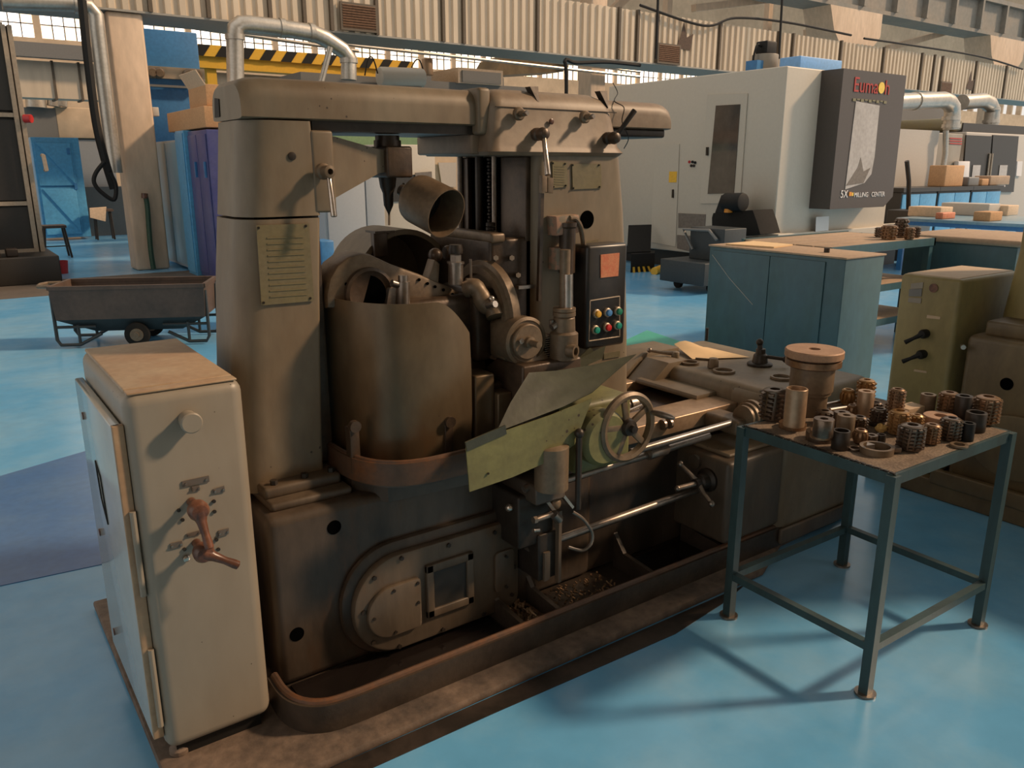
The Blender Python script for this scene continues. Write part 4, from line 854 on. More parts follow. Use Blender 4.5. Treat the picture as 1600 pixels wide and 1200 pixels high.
for a, b_, lab in (((1282, 633), (1312, 628), 'thin steel pin lying beside the stepped mandrel'), ((1297, 640), (1322, 636), 'second thin steel pin, nearer the tall light sleeve')):
    solo(B().cyl(U(*a, z=TH+.006), U(*b_, z=TH+.006), .006, n=10).obj('steel_pin', 'bright_steel'), lab, 'pin')
# paper on the gear head
pr = []
for i in range(5):
    t = i/4; r_ = []
    for j in range(7):
        s_ = j/6
        a = U(1053, 541, z=.74).lerp(U(1105, 541, z=.745), s_); b_ = U(1082, 561, z=.728).lerp(U(1172, 558, z=.726), s_)
        r_.append(a.lerp(b_, t)+V((0, 0, .018*math.sin(s_*5)*(1-t)+.012*(1-t))))
    pr.append(r_)
solo(B().sheet(pr, .0012).obj('paper_sheet', 'paper', None, None, 80), 'curled yellowish paper sheet lying on the gear head top', 'paper')

# ================================================================== SECOND HOBBING MACHINE (right edge)
M2 = thing('gear_hobbing_machine', 'second olive hobbing machine cut off by the right edge of the view', 'machine', (4.6, 1.5, 0))
bs2 = B().box(4.06, 5.2, .2, 1.85, .10, .86, .03).obj('base', 'olive_oily', M2)
B().box(4.0, 5.4, .0, 2.25, 0, .10, .01).obj('tray', 'olive_oily', M2)
B().box(4.12, 5.1, .3, 1.80, .855, .93, .015).obj('column_foot', 'olive_oily', M2)
yl = U(1545, 560, x=4.3).y; yt = U(1598, 290, x=4.3).y
B().loft([rrect(4.3, 4.95, .6, y_, (.04, .04, .08, .10), z_, 6) for z_, y_ in ((.92, yl), (1.25, yl-.03), (1.6, yt), (1.95, yt-.05))]).obj('column', 'olive_paint', M2)
c = U(1573, 600, x=4.06); B().cyl(c+V((.02, 0, 0)), c+V((-.002, 0, 0)), .03, n=24).obj('lifting_hole', 'void', bs2)
c = U(1590, 700, x=4.06)
B().prism([V((4.06, c.y+q.y, c.z+q.z)) for q in (V((0, .22*math.cos(t*.314), .16*math.sin(t*.314))) for t in range(20))], (-.03, 0, 0), bev=.01).obj('gear_cover', 'olive_oily', bs2)
B().box(3.99, 4.03, .2, 1.9, .08, .16, .01).obj('tray_rim', 'olive_oily', M2)
B().cyl((4.05, 1.86, .80), (4.02, 1.84, .80), .012, n=8).obj('stud', 'bright_steel', bs2)
E2 = thing('switch_cabinet', 'olive electrical switch cabinet with two black handles behind the cutter table', 'cabinet', (4.3, 2.06, .10))
eb = B().box(4.05, 4.65, 1.905, 2.215, .101, 1.12, .022, 4).obj('body', 'olive_paint', E2)
B().box(4.07, 4.63, 1.925, 2.195, 1.112, 1.123, .004).obj('top_panel', 'cream_top', eb)
def ef(px, py): return U(px, py, x=4.049)
for (a, b_, c_, d_), m in ((((1424, 443), (1443, 441), (1442, 450), (1423, 452)), 'cabinet_paint'), (((1421, 452), (1441, 451), (1440, 463), (1420, 463)), 'grey_paint'), (((1420, 465), (1440, 466), (1439, 474), (1419, 472)), 'cabinet_paint'), (((1449, 492), (1470, 495), (1469, 499), (1448, 497)), 'cream_top'), (((1429, 577), (1448, 580), (1448, 583), (1428, 580)), 'cream_top')):
    B().prism([ef(*a), ef(*b_), ef(*c_), ef(*d_)], (-.003, 0, 0)).obj('name_plate', m, eb)
c = ef(1459, 450); B().cyl(c, c+V((-.004, 0, 0)), .022, n=24).obj('indicator_disc', 'bakelite', eb)
for (px, py), (qx, qy) in (((1447, 521), (1414, 535)), ((1443, 553), (1410, 565))):
    c = ef(px, py); e = U(qx, qy, x=3.98)
    h = B().lathe([(.022, 0), (.024, .03), (.018, .045), (0, .047)], c, (-1, 0, 0), 18).obj('handle_hub', 'black', E2)
    B().tube([c+V((-.035, 0, 0)), c.lerp(e, .5)+V((-.02, 0, 0)), e], [.014, .009, .012], 10).obj('handle_lever', 'black', h)

# ================================================================== TEAL CABINETS AND BENCH
TC = thing('steel_cabinet', 'teal two-door steel cabinet with tan top behind the gear head', 'cabinet', (5.75, 4.1, 0))
tb_ = B().box(5.5, 6.02, 3.44, 4.74, 0, .985, .006).obj('body', 'teal_paint', TC)
B().box(5.49, 6.03, 3.43, 4.75, .985, 1.0, .004).obj('top', 'dull_tan', TC)
for y0, y1 in ((3.60, 4.10), (4.105, 4.70)): B().box(5.488, 5.502, y0, y1, .05, .955, .003).obj('door', 'teal_paint', TC)
for a, b_ in zip([(1113, 398), (1140, 435), (1176, 476)], [(1140, 435), (1176, 476)]+[]): B().cyl(U(*a, x=5.486), U(*b_, x=5.486), .0025, n=5).obj('scratch', 'light_grey', tb_)
solo(B().prism([V((5.56, 4.62, 1.001)), V((5.98, 4.66, 1.001)), V((5.98, 4.25, 1.001)), V((5.66, 4.2, 1.001))], (0, 0, .012)).obj('cloth_sheet', 'paper'), 'folded pale sheet on the teal cabinet top', 'cloth')
solo(B().cyl((5.72, 3.75, 1.0), (5.72, 3.75, 1.035), .022, n=14).obj('small_plug', 'dark_steel'), 'small dark plug standing on the teal cabinet', 'plug')
BN = thing('slatted_bench', 'long teal work bench with slatted tan top and two shelves', 'bench', (6.95, 4.4, 0))
for k in range(5): B().box(6.12, 7.75, 3.97+.184*k, 3.97+.184*k+.165, .965, 1.0, .003).obj('top_plank', 'dull_tan', BN)
B().box(6.10, 7.77, 3.95, 3.975, .93, 1.0).box(6.10, 7.77, 4.865, 4.89, .93, 1.01).box(7.745, 7.77, 3.95, 4.89, .93, 1.0).obj('top_frame', 'teal_paint', BN)
for x, y in ((6.15, 3.99), (7.72, 3.99), (6.15, 4.86), (7.72, 4.86)): B().box(x-.03, x+.03, y-.03, y+.03, 0, .95).obj('leg', 'teal_paint', BN)
for z in (.30, .62):
    B().box(6.12, 7.74, 3.97, 4.87, z-.03, z, .002).obj('shelf', 'dull_tan', BN); B().box(6.12, 7.74, 3.955, 3.975, z-.06, z).obj('shelf_rail', 'teal_paint', BN)
B().box(6.12, 7.74, 4.86, 4.87, 0, .93).obj('back_panel', 'charcoal', BN)
for k, (px, py, r, h, m) in enumerate(((1374, 370, .05, .09, 'hob_dark'), (1388, 374, .075, .13, 'hob_brown'), (1406, 371, .07, .18, 'hob_dark'), (1420, 374, .05, .11, 'hob_brown'), (1431, 371, .04, .10, 'hob_dark'))):
    o = hob_item(r, h, r*.35, 12, 4).obj('gear_hob', m); o.location = U(px, py, z=1.002)
    o['label'] = ('leftmost low hob', 'second hob from the left, wide', 'tallest middle hob', 'fourth hob from the left', 'rightmost small hob')[k]+' on the slatted bench'; o['category'] = 'gear hob'; o['group'] = 'hobs on the slatted bench'
for k, (px, py, z) in enumerate(((1372, 445, .62), (1372, 427, .74))):
    c = U(px, py, z=z); solo(B().cyl(V((6.35, 4.25, z+.002)), V((6.35, 4.25, z+.112)), .09-.005*k, n=24, bev=.006).obj('steel_disc', 'cast_iron'), ('lower' if k == 0 else 'upper')+' disc of the pair on the bench shelf', 'disc')
C3 = thing('steel_cabinet', 'teal cabinet with rounded tan top right of the slatted bench', 'cabinet', (8.3, 3.8, 0))
B().box(7.95, 9.0, 3.30, 4.35, 0, .95, .01).obj('body', 'teal_paint', C3)
B().box(7.90, 9.05, 3.25, 4.40, .95, 1.01, .025).obj('top', 'dull_tan', C3)
B().box(8.02, 8.45, 3.285, 3.302, .06, .90, .004).obj('door', 'table_green', C3); B().box(8.48, 8.95, 3.285, 3.302, .06, .90, .004).obj('door', 'table_green', C3)

# ================================================================== MILLING CENTRE
MC = thing('milling_centre', 'big off-white milling centre enclosure with a dark sliding front', 'machine', (11.5, 8.8, 0))
XM = 10.0
mb = B().box(XM, 12.9, 7.45, 11.1, .30, 3.0, .02).obj('enclosure', 'mill_white', MC)
B().box(XM-.02, 14.2, 7.35, 7.7, .30, .71, .01).obj('front_skirt', 'mill_white', MC)
B().box(XM+.3, 13.8, 7.7, 11, 0, .3).obj('base', 'charcoal', MC)
def mf(px, py, d=.004): return U(px, py, x=XM-d)
dr = B().prism([mf(1106, 148), mf(1169, 146), mf(1157, 317), mf(1095, 318)], (-.015, 0, 0)).obj('side_door', 'mill_white', MC)
B().prism([mf(1119, 165, .02), mf(1157, 163, .02), mf(1147, 302, .02), mf(1106, 303, .02)], (-.008, 0, 0)).obj('glass', 'mill_glass', dr)
B().prism([mf(1105, 230, .02), mf(1107.5, 230, .02), mf(1107, 243, .02), mf(1104.5, 243, .02)], (-.03, 0, 0)).obj('door_handle', 'dark_steel', dr)
pn_ = B().prism([mf(1024, 225), mf(1062, 225), mf(1056, 385), mf(1017, 378)], (-.01, 0, 0)).obj('service_door', 'mill_white', MC)
B().prism([mf(1046, 268, .016), mf(1058, 268, .016), mf(1057, 285, .016), mf(1045, 285, .016)], (-.004, 0, 0)).obj('warning_sticker', 'sticker_yellow', pn_)
B().prism([mf(1051, 296, .016), mf(1053, 296, .016), mf(1053, 309, .016), mf(1050.5, 309, .016)], (-.02, 0, 0)).obj('door_handle', 'dark_steel', pn_)
for px, py, m in ((1077, 253, 'red_plastic'), (1082, 253, 'black'), (1086, 254, 'black'), (1080, 259, 'dark_steel'), (1084, 259, 'dark_steel')):
    B().cyl(mf(px, py), mf(px, py, .02), .022, n=10).obj('gauge', m, mb)
for (a, b_, c_, d_) in (((1060, 333), (1103, 335), (1101, 357), (1060, 356)), ((1058, 367), (1102, 370), (1082, 394), (1058, 388)), ((1180, 335), (1203, 337), (1202, 365), (1180, 365))):
    v = B().prism([mf(*a), mf(*b_), mf(*c_), mf(*d_)], (-.006, 0, 0)).obj('vent', 'vent_grey', mb)
# open end frame at the far left of the machine
B().box(XM+.1, XM+.3, 11.1, 12.9, .3, .55).box(XM+.1, XM+.3, 11.1, 12.9, 1.3, 1.45).box(XM+.5, XM+1.5, 11.1, 12.8, .3, 2.4).obj('rear_frame', 'light_grey', MC)
B().box(XM+.45, XM+.5, 11.2, 12.2, .5, 1.25).obj('rear_panel', 'vent_grey', MC)
B().box(XM+.4, XM+.46, 11.2, 12.7, 1.95, 2.3).obj('rear_grille', 'vent_grey', MC)
YD = 7.10
def df(px, py, d=0): return U(px, py, y=YD-d)
xa = df(1318, 112).x; xb = df(1416, 122).x; za = U(1300, 327, y=YD).z; zb_ = df(1330, 108).z
sd = B().prism([V((xa, YD, za)), V((xb-.2, YD, za)), V((xb+.02, YD, za+.15)), V((xb, YD, zb_)), V((xa, YD, zb_))], (0, .36, 0)).obj('sliding_front', 'mill_dark', MC)
B().prism([df(1337, 158, .002), df(1374, 165, .002), df(1366, 245, .002), df(1361, 272, .002), df(1350, 286, .002), df(1320, 296, .002)], (0, -.006, 0)).obj('front_window', 'mill_pane', sd)
B().prism([df(1322, 290, .009), df(1340, 262, .009), df(1345, 246, .009), df(1349, 268, .009), df(1360, 262, .009), df(1349, 286, .009)], (0, -.002, 0)).obj('inner_view', 'vent_grey', sd)
a = df(1332, 143); e = df(1384, 148); wdt = (e-a).length
t1 = text('Euma', .29, (a.x, YD-.006, a.z-.0), (1, 0, 0), (0, 0, 1), 'sign_red', sd)
w1 = max(v.co.x for v in t1.data.vertices)+MC.location.x
B().cyl((w1+.08, YD-.004, a.z+.085), (w1+.08, YD-.014, a.z+.085), .08, n=24).obj('logo_dot', 'sign_yellow', sd)
text('h', .29, (w1+.17, YD-.006, a.z), (1, 0, 0), (0, 0, 1), 'sign_red', sd)
for k in range(9): B().box(a.x+.02+k*.1, a.x+.095+k*.1, YD-.010, YD-.004, a.z-.13+.02*(k % 2), a.z-.09).obj('slogan_mark', 'sign_dim', sd)
f_ = df(1312, 309)
text('5X', .155, (f_.x, YD-.006, f_.z), (1, 0, 0), (0, 0, 1), 'sign_white', sd)
B().box(f_.x+.22, f_.x+.28, YD-.01, YD-.004, f_.z+.02, f_.z+.08).obj('logo_block', 'orange_plastic', sd); B().box(f_.x+.29, f_.x+.33, YD-.01, YD-.004, f_.z+.02, f_.z+.07).obj('logo_block', 'sign_yellow', sd)
text('MILLING   CENTER', .10, (f_.x+.35, YD-.006, f_.z), (1, 0, 0), (0, 0, 1), 'sign_white', sd)
def yf(px, py): return U(px, py, y=7.345)
solo(B().prism([yf(1275, 339), yf(1295, 338), yf(1294, 360), yf(1274, 362)], (0, -.004, 0)).obj('notice_sheet', 'white_paper'), 'white notice stuck on the milling centre skirt', 'notice')
# on its roof
RD = thing('roof_drum', 'cream drum with a black motor on the milling centre roof', 'drum', (10.4, 8.15, 3.0))
c = V(RD.location); B().cyl(c, c+V((0, 0, .24)), .19, n=28, bev=.01).obj('drum', 'cabinet_paint', RD); B().box(c.x-.11, c.x+.13, c.y-.1, c.y+.1, 3.24, 3.42, .02).obj('motor', 'black', RD); B().box(c.x-.3, c.x-.16, c.y-.1, c.y+.1, 3.0, 3.14).obj('valve_block', 'blue_paint', RD)
B().tube(smooth([c+V((-.1, 0, .34)), c+V((-.2, 0, .36)), c+V((-.26, 0, .2)), c+V((-.26, 0, .1))], 4), .015, 6).obj('hose', 'black', RD)
solo(B().box(10.35, 11.35, 7.5, 7.85, 3.0, 3.16, .01).obj('roof_box', 'box_blue'), 'light blue flat box on the milling centre roof', 'box')
# chip conveyor outlet and floor guard
CV = thing('chip_conveyor', 'black chip conveyor outlet with motor beside the milling centre', 'conveyor', U(1150, 400, x=9.45))
def vf(px, py, x=9.4): return U(px, py, x=x)
B().prism([vf(1112, 340), vf(1114, 333), vf(1176, 328), vf(1182, 345), vf(1188, 366), vf(1150, 370), vf(1112, 362)], (.45, 0, 0), bev=.01).obj('outlet_box', 'rubber', CV)
B().prism([vf(1117, 333), vf(1127, 305), vf(1136, 305), vf(1136, 332)], (.4, 0, 0)).obj('chute_back', 'black', CV)
B().cyl(vf(1133, 316), vf(1162, 316), .13, n=20, bev=.02).obj('motor', 'black', CV)
B().lathe([(.06, 0), (.06, .05), (.03, .06), (.03, .11), (0, .11)], vf(1138, 332, 9.36), (0, 0, 1), 14).obj('valve', 'orange_plastic', CV)
B().box(9.5, 9.8, vf(1180, 360).y, vf(1120, 360).y, 0, .65).obj('support', 'charcoal', CV)
TR = thing('hand_trolley', 'dark box trolley with a bent push handle beside the teal cabinet', 'trolley', U(1078, 452, z=0))
c = V(TR.location)
B().box(c.x-.3, c.x+.5, c.y-.5, c.y+.3, .12, .42, .01).obj('deck', 'cart_dark', TR)
B().box(c.x+.05, c.x+.5, c.y-.5, c.y+.1, .42, .85, .01).obj('bin', 'cart_dark', TR)
hx = [U(1082, 390, x=c.x), U(1068, 358, x=c.x), U(1108, 360, x=c.x), U(1120, 375, x=c.x)]
B().tube(hx, .022, 8).obj('handle', 'grey_paint', TR)
for yy in (-.4, .2): B().cyl((c.x-.05, c.y+yy, .07), (c.x+.0, c.y+yy, .07), .07, n=14).obj('wheel', 'rubber', TR)
solo(B().cyl(U(1022, 424, z=.05), U(1058, 410, z=.08), .06, n=14).obj('floor_bar', 'yellow_paint'), 'yellow bar lying on the floor before the milling centre', 'bar')
CB = thing('cable_ramp', 'black cable housing with hazard stripes left of the trolley', 'housing', U(1000, 424, z=0))
a = U(985, 426, z=0); e = U(1022, 424, z=0)
B().prism([a, e, e+V((.3, .3, .0)), a+V((.3, .3, 0))], (0, 0, .3), bev=.01).obj('body', 'black', CB)
B().prism([a+V((0, .1, .3)), e+V((0, .1, .3)), e+V((.3, .4, .7)), a+V((.3, .4, .7))], (0, 0, .02)).obj('slope', 'black', CB)
for k in range(4):
    p0 = a.lerp(e, .1+k*.23); p1 = a.lerp(e, .2+k*.23)
    B().prism([p0+V((-.012, -.012, .0)), p1+V((-.012, -.012, 0)), p1.lerp(a, .12)+V((-.012, -.012, .09)), p0.lerp(a, .12)+V((-.012, -.012, .09))], (.005, .005, 0)).obj('hazard_stripe', 'yellow_paint', CB)

# ================================================================== FAR RIGHT MACHINES
def ry(px, py, y): return U(px, py, y=y)
G2 = thing('machining_centre', 'light grey machine body with rounded edge right of the dark sliding front', 'machine', (16.0, 10, 0))
xa = ry(1396, 205, 9.6).x; xb = ry(1482, 205, 9.6).x; zt = ry(1440, 203, 9.6).z
B().loft([rrect(xa, xb, 9.6, 12.5, (.05, .5, .1, .1), z, 6) for z in (.0, zt)]).obj('body', 'light_grey', G2)
x2 = ry(1505, 210, 9.9).x; B().box(xb-.2, x2, 9.9, 12.4, 0, zt-.02, .02).obj('side_body', 'cabinet_paint', G2)
B().prism([ry(1490, 252, 9.89), ry(1508, 252, 9.89), ry(1506, 282, 9.89), ry(1489, 279, 9.89)], (0, -.12, 0), bev=.02).obj('wall_box', 'white_paper', G2)
for k in range(3):
    B().prism([ry(1484, 215+4*k, 9.89), ry(1503, 216+4*k, 9.89), ry(1503, 218+4*k, 9.89), ry(1484, 217+4*k, 9.89)], (0, -.004, 0)).obj('name_mark', 'sign_red', G2)
BK = thing('rear_enclosure', 'dark grey enclosure top behind the light grey machine', 'enclosure', (17.5, 12.6, 0))
xa = ry(1395, 152, 12.6).x; xb = ry(1503, 152, 12.6).x
B().box(xa, xb, 12.6, 13.6, 2.2, ry(1450, 148, 12.6).z).obj('panel', 'grey_paint', BK); B().box(xa+.2, xb-.2, 12.8, 13.5, 0, 2.2).obj('stand', 'grey_paint', BK)
def pipe(pts, r, label, y, name='steel_pipe', flanges=()):
    t = thing(name, label, 'pipe', ry(*pts[-1], y))
    B().tube(([V((ry(*pts[0], y).x, y, 0))] if name in ('exhaust_pipe', 'slanted_tube') else [])+[ry(*p, y) for p in pts]+([V((ry(*pts[-1], y).x, y, 0))] if name == 'hose_pipe' else []), r, 14).obj('pipe_run', 'galv', t)
    for f in flanges:
        c = ry(*f[:2], y); d = V(f[2]).normalized(); B().cyl(c-d*.04, c+d*.04, r*1.12, n=16).obj('pipe_collar', 'galv', t)
    return t
pipe([(1395, 160), (1430, 158), (1474, 156), (1483, 160), (1488, 168), (1488, 178), (1486, 202)], .17, 'polished bent exhaust pipe over the light grey machine', 9.5, flanges=((1430, 158, (1, 0, 0)), (1486, 185, (0, 0, 1)), (1486, 197, (0, 0, 1))))
pipe([(1478, 204), (1477, 240), (1472, 270), (1466, 300)], .06, 'thin hose pipe running down the light grey machine corner', 9.45, 'hose_pipe')
pipe([(1503, 160), (1535, 157), (1546, 162), (1551, 172), (1547, 200)], .2, 'second bent pipe over the machine with dark doors', 11.5, flanges=((1549, 170, (0, 0, 1)), (1548, 190, (0, 0, 1))))
DM = thing('machining_centre', 'machine with dark double sliding doors at the far right', 'machine', (19.5, 10, 0))
xa = ry(1510, 210, 10).x; xb = ry(1640, 210, 10).x; zt = ry(1550, 208, 10).z
B().box(xa, xb, 10.0, 12.5, 0, zt, .02).obj('body', 'light_grey', DM)
for (p0, p1) in ((1508, 1548), (1550, 1590)):
    d_ = B().prism([ry(p0, 211, 9.985), ry(p1, 213, 9.985), ry(p1-8, 300, 9.985), ry(p0-6, 300, 9.985)], (0, -.03, 0)).obj('door', 'charcoal', DM)
    B().prism([ry(p0+12, 258, 9.95), ry(p0+24, 258, 9.95), ry(p0+20, 292, 9.95), ry(p0+8, 292, 9.95)], (0, -.01, 0)).obj('door_glass', 'mill_pane', d_)
    B().cyl(ry(1547 if p0 < 1520 else 1551, 240, 9.93), ry(1541 if p0 < 1520 else 1545, 290, 9.93), .025, n=8).obj('door_handle', 'alu', d_)
B().box(xa+.2, xb, 10.2, 12.3, zt, zt+.22).obj('roof_unit', 'charcoal', DM)
B().prism([ry(1588, 252, 9.985), ry(1596, 252, 9.985), ry(1594, 275, 9.985), ry(1586, 275, 9.985)], (0, -.03, 0)).obj('notice_frame', 'white_paper', DM)
solo(B().box(ry(1492, 200, 9.95).x, ry(1505, 200, 9.95).x, 9.95, 11.6, zt, zt+.3, .1).obj('yellow_cover', 'brass_plate'), 'mustard rolled cover on top of the far machine', 'cover')
# blue cupboards and the blue table before them
for k in range(3):
    x0 = 15.2+1.35*k
    t = thing('blue_cupboard', ('left', 'middle', 'right')[k]+' one of the blue two-door cupboards before the dark doors', 'cupboard', (x0+.65, 8.8, 0), 'blue cupboards')
    B().box(x0, x0+1.3, 8.5, 9.1, 0, 1.18, .01).obj('body', 'charcoal', t); B().box(x0-.02, x0+1.32, 8.45, 9.15, 1.18, 1.26).obj('top', 'charcoal', t)
    for q in (0, 1): B().box(x0+.03+.63*q, x0+.64+.63*q, 8.48, 8.505, .08, 1.14, .005).obj('door', 'sky_blue_paint', t)
bxg = 'parts on the blue cupboards'
for px, py, w, h, m, nm, lab in ((1482, 290, .75, .42, 'cardboard', 'cardboard_box', 'cardboard box with white lid on the left cupboard'), (1512, 300, .45, .18, 'grey_paint', 'metal_fixture', 'grey metal fixture on the blue cupboards'), (1530, 300, .3, .14, 'cardboard', 'wooden_part', 'small wooden part beside the grey fixture'), (1553, 298, .9, .2, 'dull_tan', 'metal_part', 'long tan part at the right on the cupboards')):
    c = ry(px, py, 8.7); solo(B().box(c.x-w/2, c.x+w/2, 8.6, 8.95, 1.26, 1.26+h, .02).obj(nm, m), lab, 'box' if 'box' in nm else 'part')
BT = thing('blue_table', 'blue steel table with boxes in front of the blue cupboards', 'table', (13.5, 6.6, 0))
B().box(12.9, 14.9, 5.3, 7.25, .80, .85, .005).obj('table_top', 'pale_blue_paint', BT); B().box(12.92, 14.88, 5.32, 7.23, .74, .80).obj('apron', 'blue_paint', BT)
for x in (13.0, 14.8):
    for y in (5.4, 7.15): B().box(x-.04, x+.04, y-.04, y+.04, 0, .75).obj('leg', 'blue_paint', BT)
for px, py, w, h, m, lab in ((1450, 338, .55, .16, 'cardboard_pale', 'open wooden tray on the blue table, left'), (1474, 342, .12, .1, 'pink_label', 'small reddish packet beside the wooden tray'), (1512, 336, .8, .2, 'light_grey', 'stack of wrapped pale parts on the blue table'), (1540, 345, .25, .14, 'cardboard', 'small cardboard box right of the wrapped parts'), (1558, 336, .45, .17, 'cardboard_pale', 'pale box at the right on the blue table')):
    c = U(px, py, z=.85); solo(B().box(c.x-.15, c.x+.25, c.y-w/2, c.y+w/2, .85, .85+h, .015).obj('parcel', m), lab, 'box')
SK = thing('machine_pedestal', 'dark control pedestal between the milling centre and the grey machine', 'pedestal', V((14.5, 8.0, 0)))
c = V(SK.location); B().box(c.x-.25, c.x+.25, c.y-.2, c.y+.2, 0, .9, .02).obj('body', 'charcoal', SK); B().tube([c+V((.1, 0, .9)), c+V((.0, 0, 1.4)), c+V((-.15, 0, 1.75))], .04, 8).obj('arm', 'dark_steel', SK)

# ================================================================== LEFT BACKGROUND
EN = thing('machine_enclosure', 'dark panelled enclosure with aluminium frame at the left edge', 'enclosure', (1.0, 14.3, 0))
def ey2(px, py): return U(px, py, y=14.3)
xr = 1.40; ztop = ey2(25, 40).z
for z0, z1 in ((.42, ey2(30, 320).z), (ey2(30, 316).z, ey2(30, 184).z), (ey2(30, 176).z, ztop)):
    B().box(-1.2, xr-.1, 14.32, 14.36, z0+.03, z1-.03).obj('panel', 'charcoal', EN)
for x in (xr-.10, xr-.02): B().box(x-.03, x+.03, 14.28, 14.36, .3, ztop).obj('frame_post', 'alu', EN)
for z in (ztop, ey2(30, 180).z, ey2(30, 318).z, .42): B().box(-1.2, xr-.1, 14.29, 14.36, z-.03, z+.03).obj('frame_rail', 'alu', EN)
B().box(-1.2, xr, 14.4, 15.5, .3, ztop).obj('inner_box', 'charcoal', EN)
B().box(.55, 1.5, 13.5, 15.3, 0, .40, .02).obj('base_block', 'charcoal', EN)
h = B().tube([ey2(66, 243)+V((0, -.02, 0)), ey2(66, 243)+V((0, -.12, 0)), ey2(71, 266)+V((0, -.12, 0)), ey2(71, 266)+V((0, -.02, 0))], .03, 8).obj('grab_handle', 'alu', EN)
B().cyl((xr+.0, 14.28, ey2(56, 186).z), (xr+.08, 14.22, ey2(56, 186).z), .06, n=14).obj('emergency_stop', 'red_plastic', EN)
B().box(.62, .78, 13.55, 13.7, .40, .60, .02).box(.85, 1.0, 13.6, 13.8, .40, .52, .02).obj('motor_units', 'dark_steel', EN)
solo(B().box(.42, .54, 13.0, 13.4, 0, 1.0, .01).obj('cream_post', 'cabinet_paint'), 'cream machine post cut by the left edge of the view', 'post')
solo(B().lathe([(0, 0), (.09, 0), (.11, .2), (.10, .2), (.085, .02), (0, .02)], U(97, 427, z=0), (0, 0, 1), 18).obj('red_bucket', 'red_plastic'), 'small red bucket beside the dark enclosure', 'bucket')
ST = thing('stool', 'small stool in front of the blue cabinet', 'stool', U(90, 402, z=0)); c = V(ST.location)
B().box(c.x-.2, c.x+.2, c.y-.2, c.y+.2, .55, .60, .01).obj('seat', 'cart_brown', ST)
for sx in (-1, 1):
    for sy in (-1, 1): B().cyl(c+V((.22*sx, .2*sy, 0)), c+V((.16*sx, .15*sy, .56)), .02, n=8).obj('leg', 'dark_steel', ST)
B().bar(c+V((-.19, -.18, .22)), c+V((.19, -.18, .22)), .02).obj('stretcher', 'dark_steel', ST)
BC = thing('blue_locker', 'blue steel cabinet with diagonally creased door panels, left background', 'cabinet', (2.7, 21.6, 0))
def by(px, py): return U(px, py, y=21.5)
xa = by(60, 300).x; xb = by(143, 370).x; zt = by(100, 215).z
B().box(xa, xb, 21.5, 22.3, .06, zt, .01).obj('body', 'sky_blue_paint', BC)
for z0, z1 in ((.14, zt*.52), (zt*.54, zt-.1)):
    d_ = B().box(xa+.05, xb-.16, 21.46, 21.5, z0, z1).obj('door_panel', 'sky_blue_paint', BC)
    B().prism([V((xa+.08, 21.46, z1-.03)), V((xb-.2, 21.46, z1-.03)), V((xb-.2, 21.46, z0+.03))], (0, -.03, 0), bev=.012).obj('crease', 'sky_blue_paint', d_)
B().box(xb-.22, xb-.16, 21.42, 21.5, zt*.5, zt*.56).box(xb-.28, xb-.22, 21.42, 21.5, zt*.84, zt*.9).obj('hinge', 'blue_paint', BC)
GB = thing('grey_machine', 'grey machine with beige upper housing behind the blue cabinet', 'machine', (3.9, 22.6, 0))
def gy(px, py): return U(px, py, y=22.4)
B().box(gy(128, 300).x, gy(205, 300).x, 22.4, 23.5, 0, gy(150, 292).z).obj('lower_body', 'grey_paint', GB)
B().box(gy(120, 250).x, gy(180, 250).x, 22.5, 23.4, gy(150, 292).z, gy(150, 218).z).obj('window_panel', 'cool_grey', GB)
B().box(gy(88, 190).x, gy(172, 190).x, 22.45, 23.4, gy(120, 216).z, gy(120, 168).z, .02).obj('beige_housing', 'hall_wall', GB)
B().box(gy(40, 190).x, gy(90, 190).x, 22.45, 23.4, gy(60, 214).z, gy(60, 168).z).obj('dark_housing', 'grey_paint', GB)
B().cyl(gy(57, 168), gy(52, 122), .22, .18, n=16).cyl(gy(84, 166), gy(84, 140), .14, n=14).cyl(gy(96, 166), gy(96, 140), .14, n=14).obj('exhaust_stubs', 'galv', GB)
solo(B().sheet([[U(140, 325, y=21.3), U(166, 323, y=21.3)], [U(140, 326, y=21.02), U(166, 324, y=21.02)], [U(141, 340, y=21.0), U(165, 346, y=21.0)]], .02).obj('hanging_cloth', 'cardboard_pale'), 'pale cloth hung over a stool before the grey machine', 'cloth')
S2 = thing('stool', 'stool under the pale cloth before the grey machine', 'stool', U(153, 372, z=0)); c = U(153, 325, y=21.4); c = V((c.x+.05, 21.22, 0))
S2.location = c; zs = U(153, 326, y=21.3).z
B().box(c.x-.22, c.x+.22, 21.06, 21.4, zs-.06, zs-.01).obj('seat', 'cart_brown', S2)
for sx in (-1, 1):
    for sy in (-1, 1): B().cyl(c+V((.18*sx, .12*sy, 0)), c+V((.16*sx, .1*sy, zs-.05)), .02, n=8).obj('leg', 'dark_steel', S2)
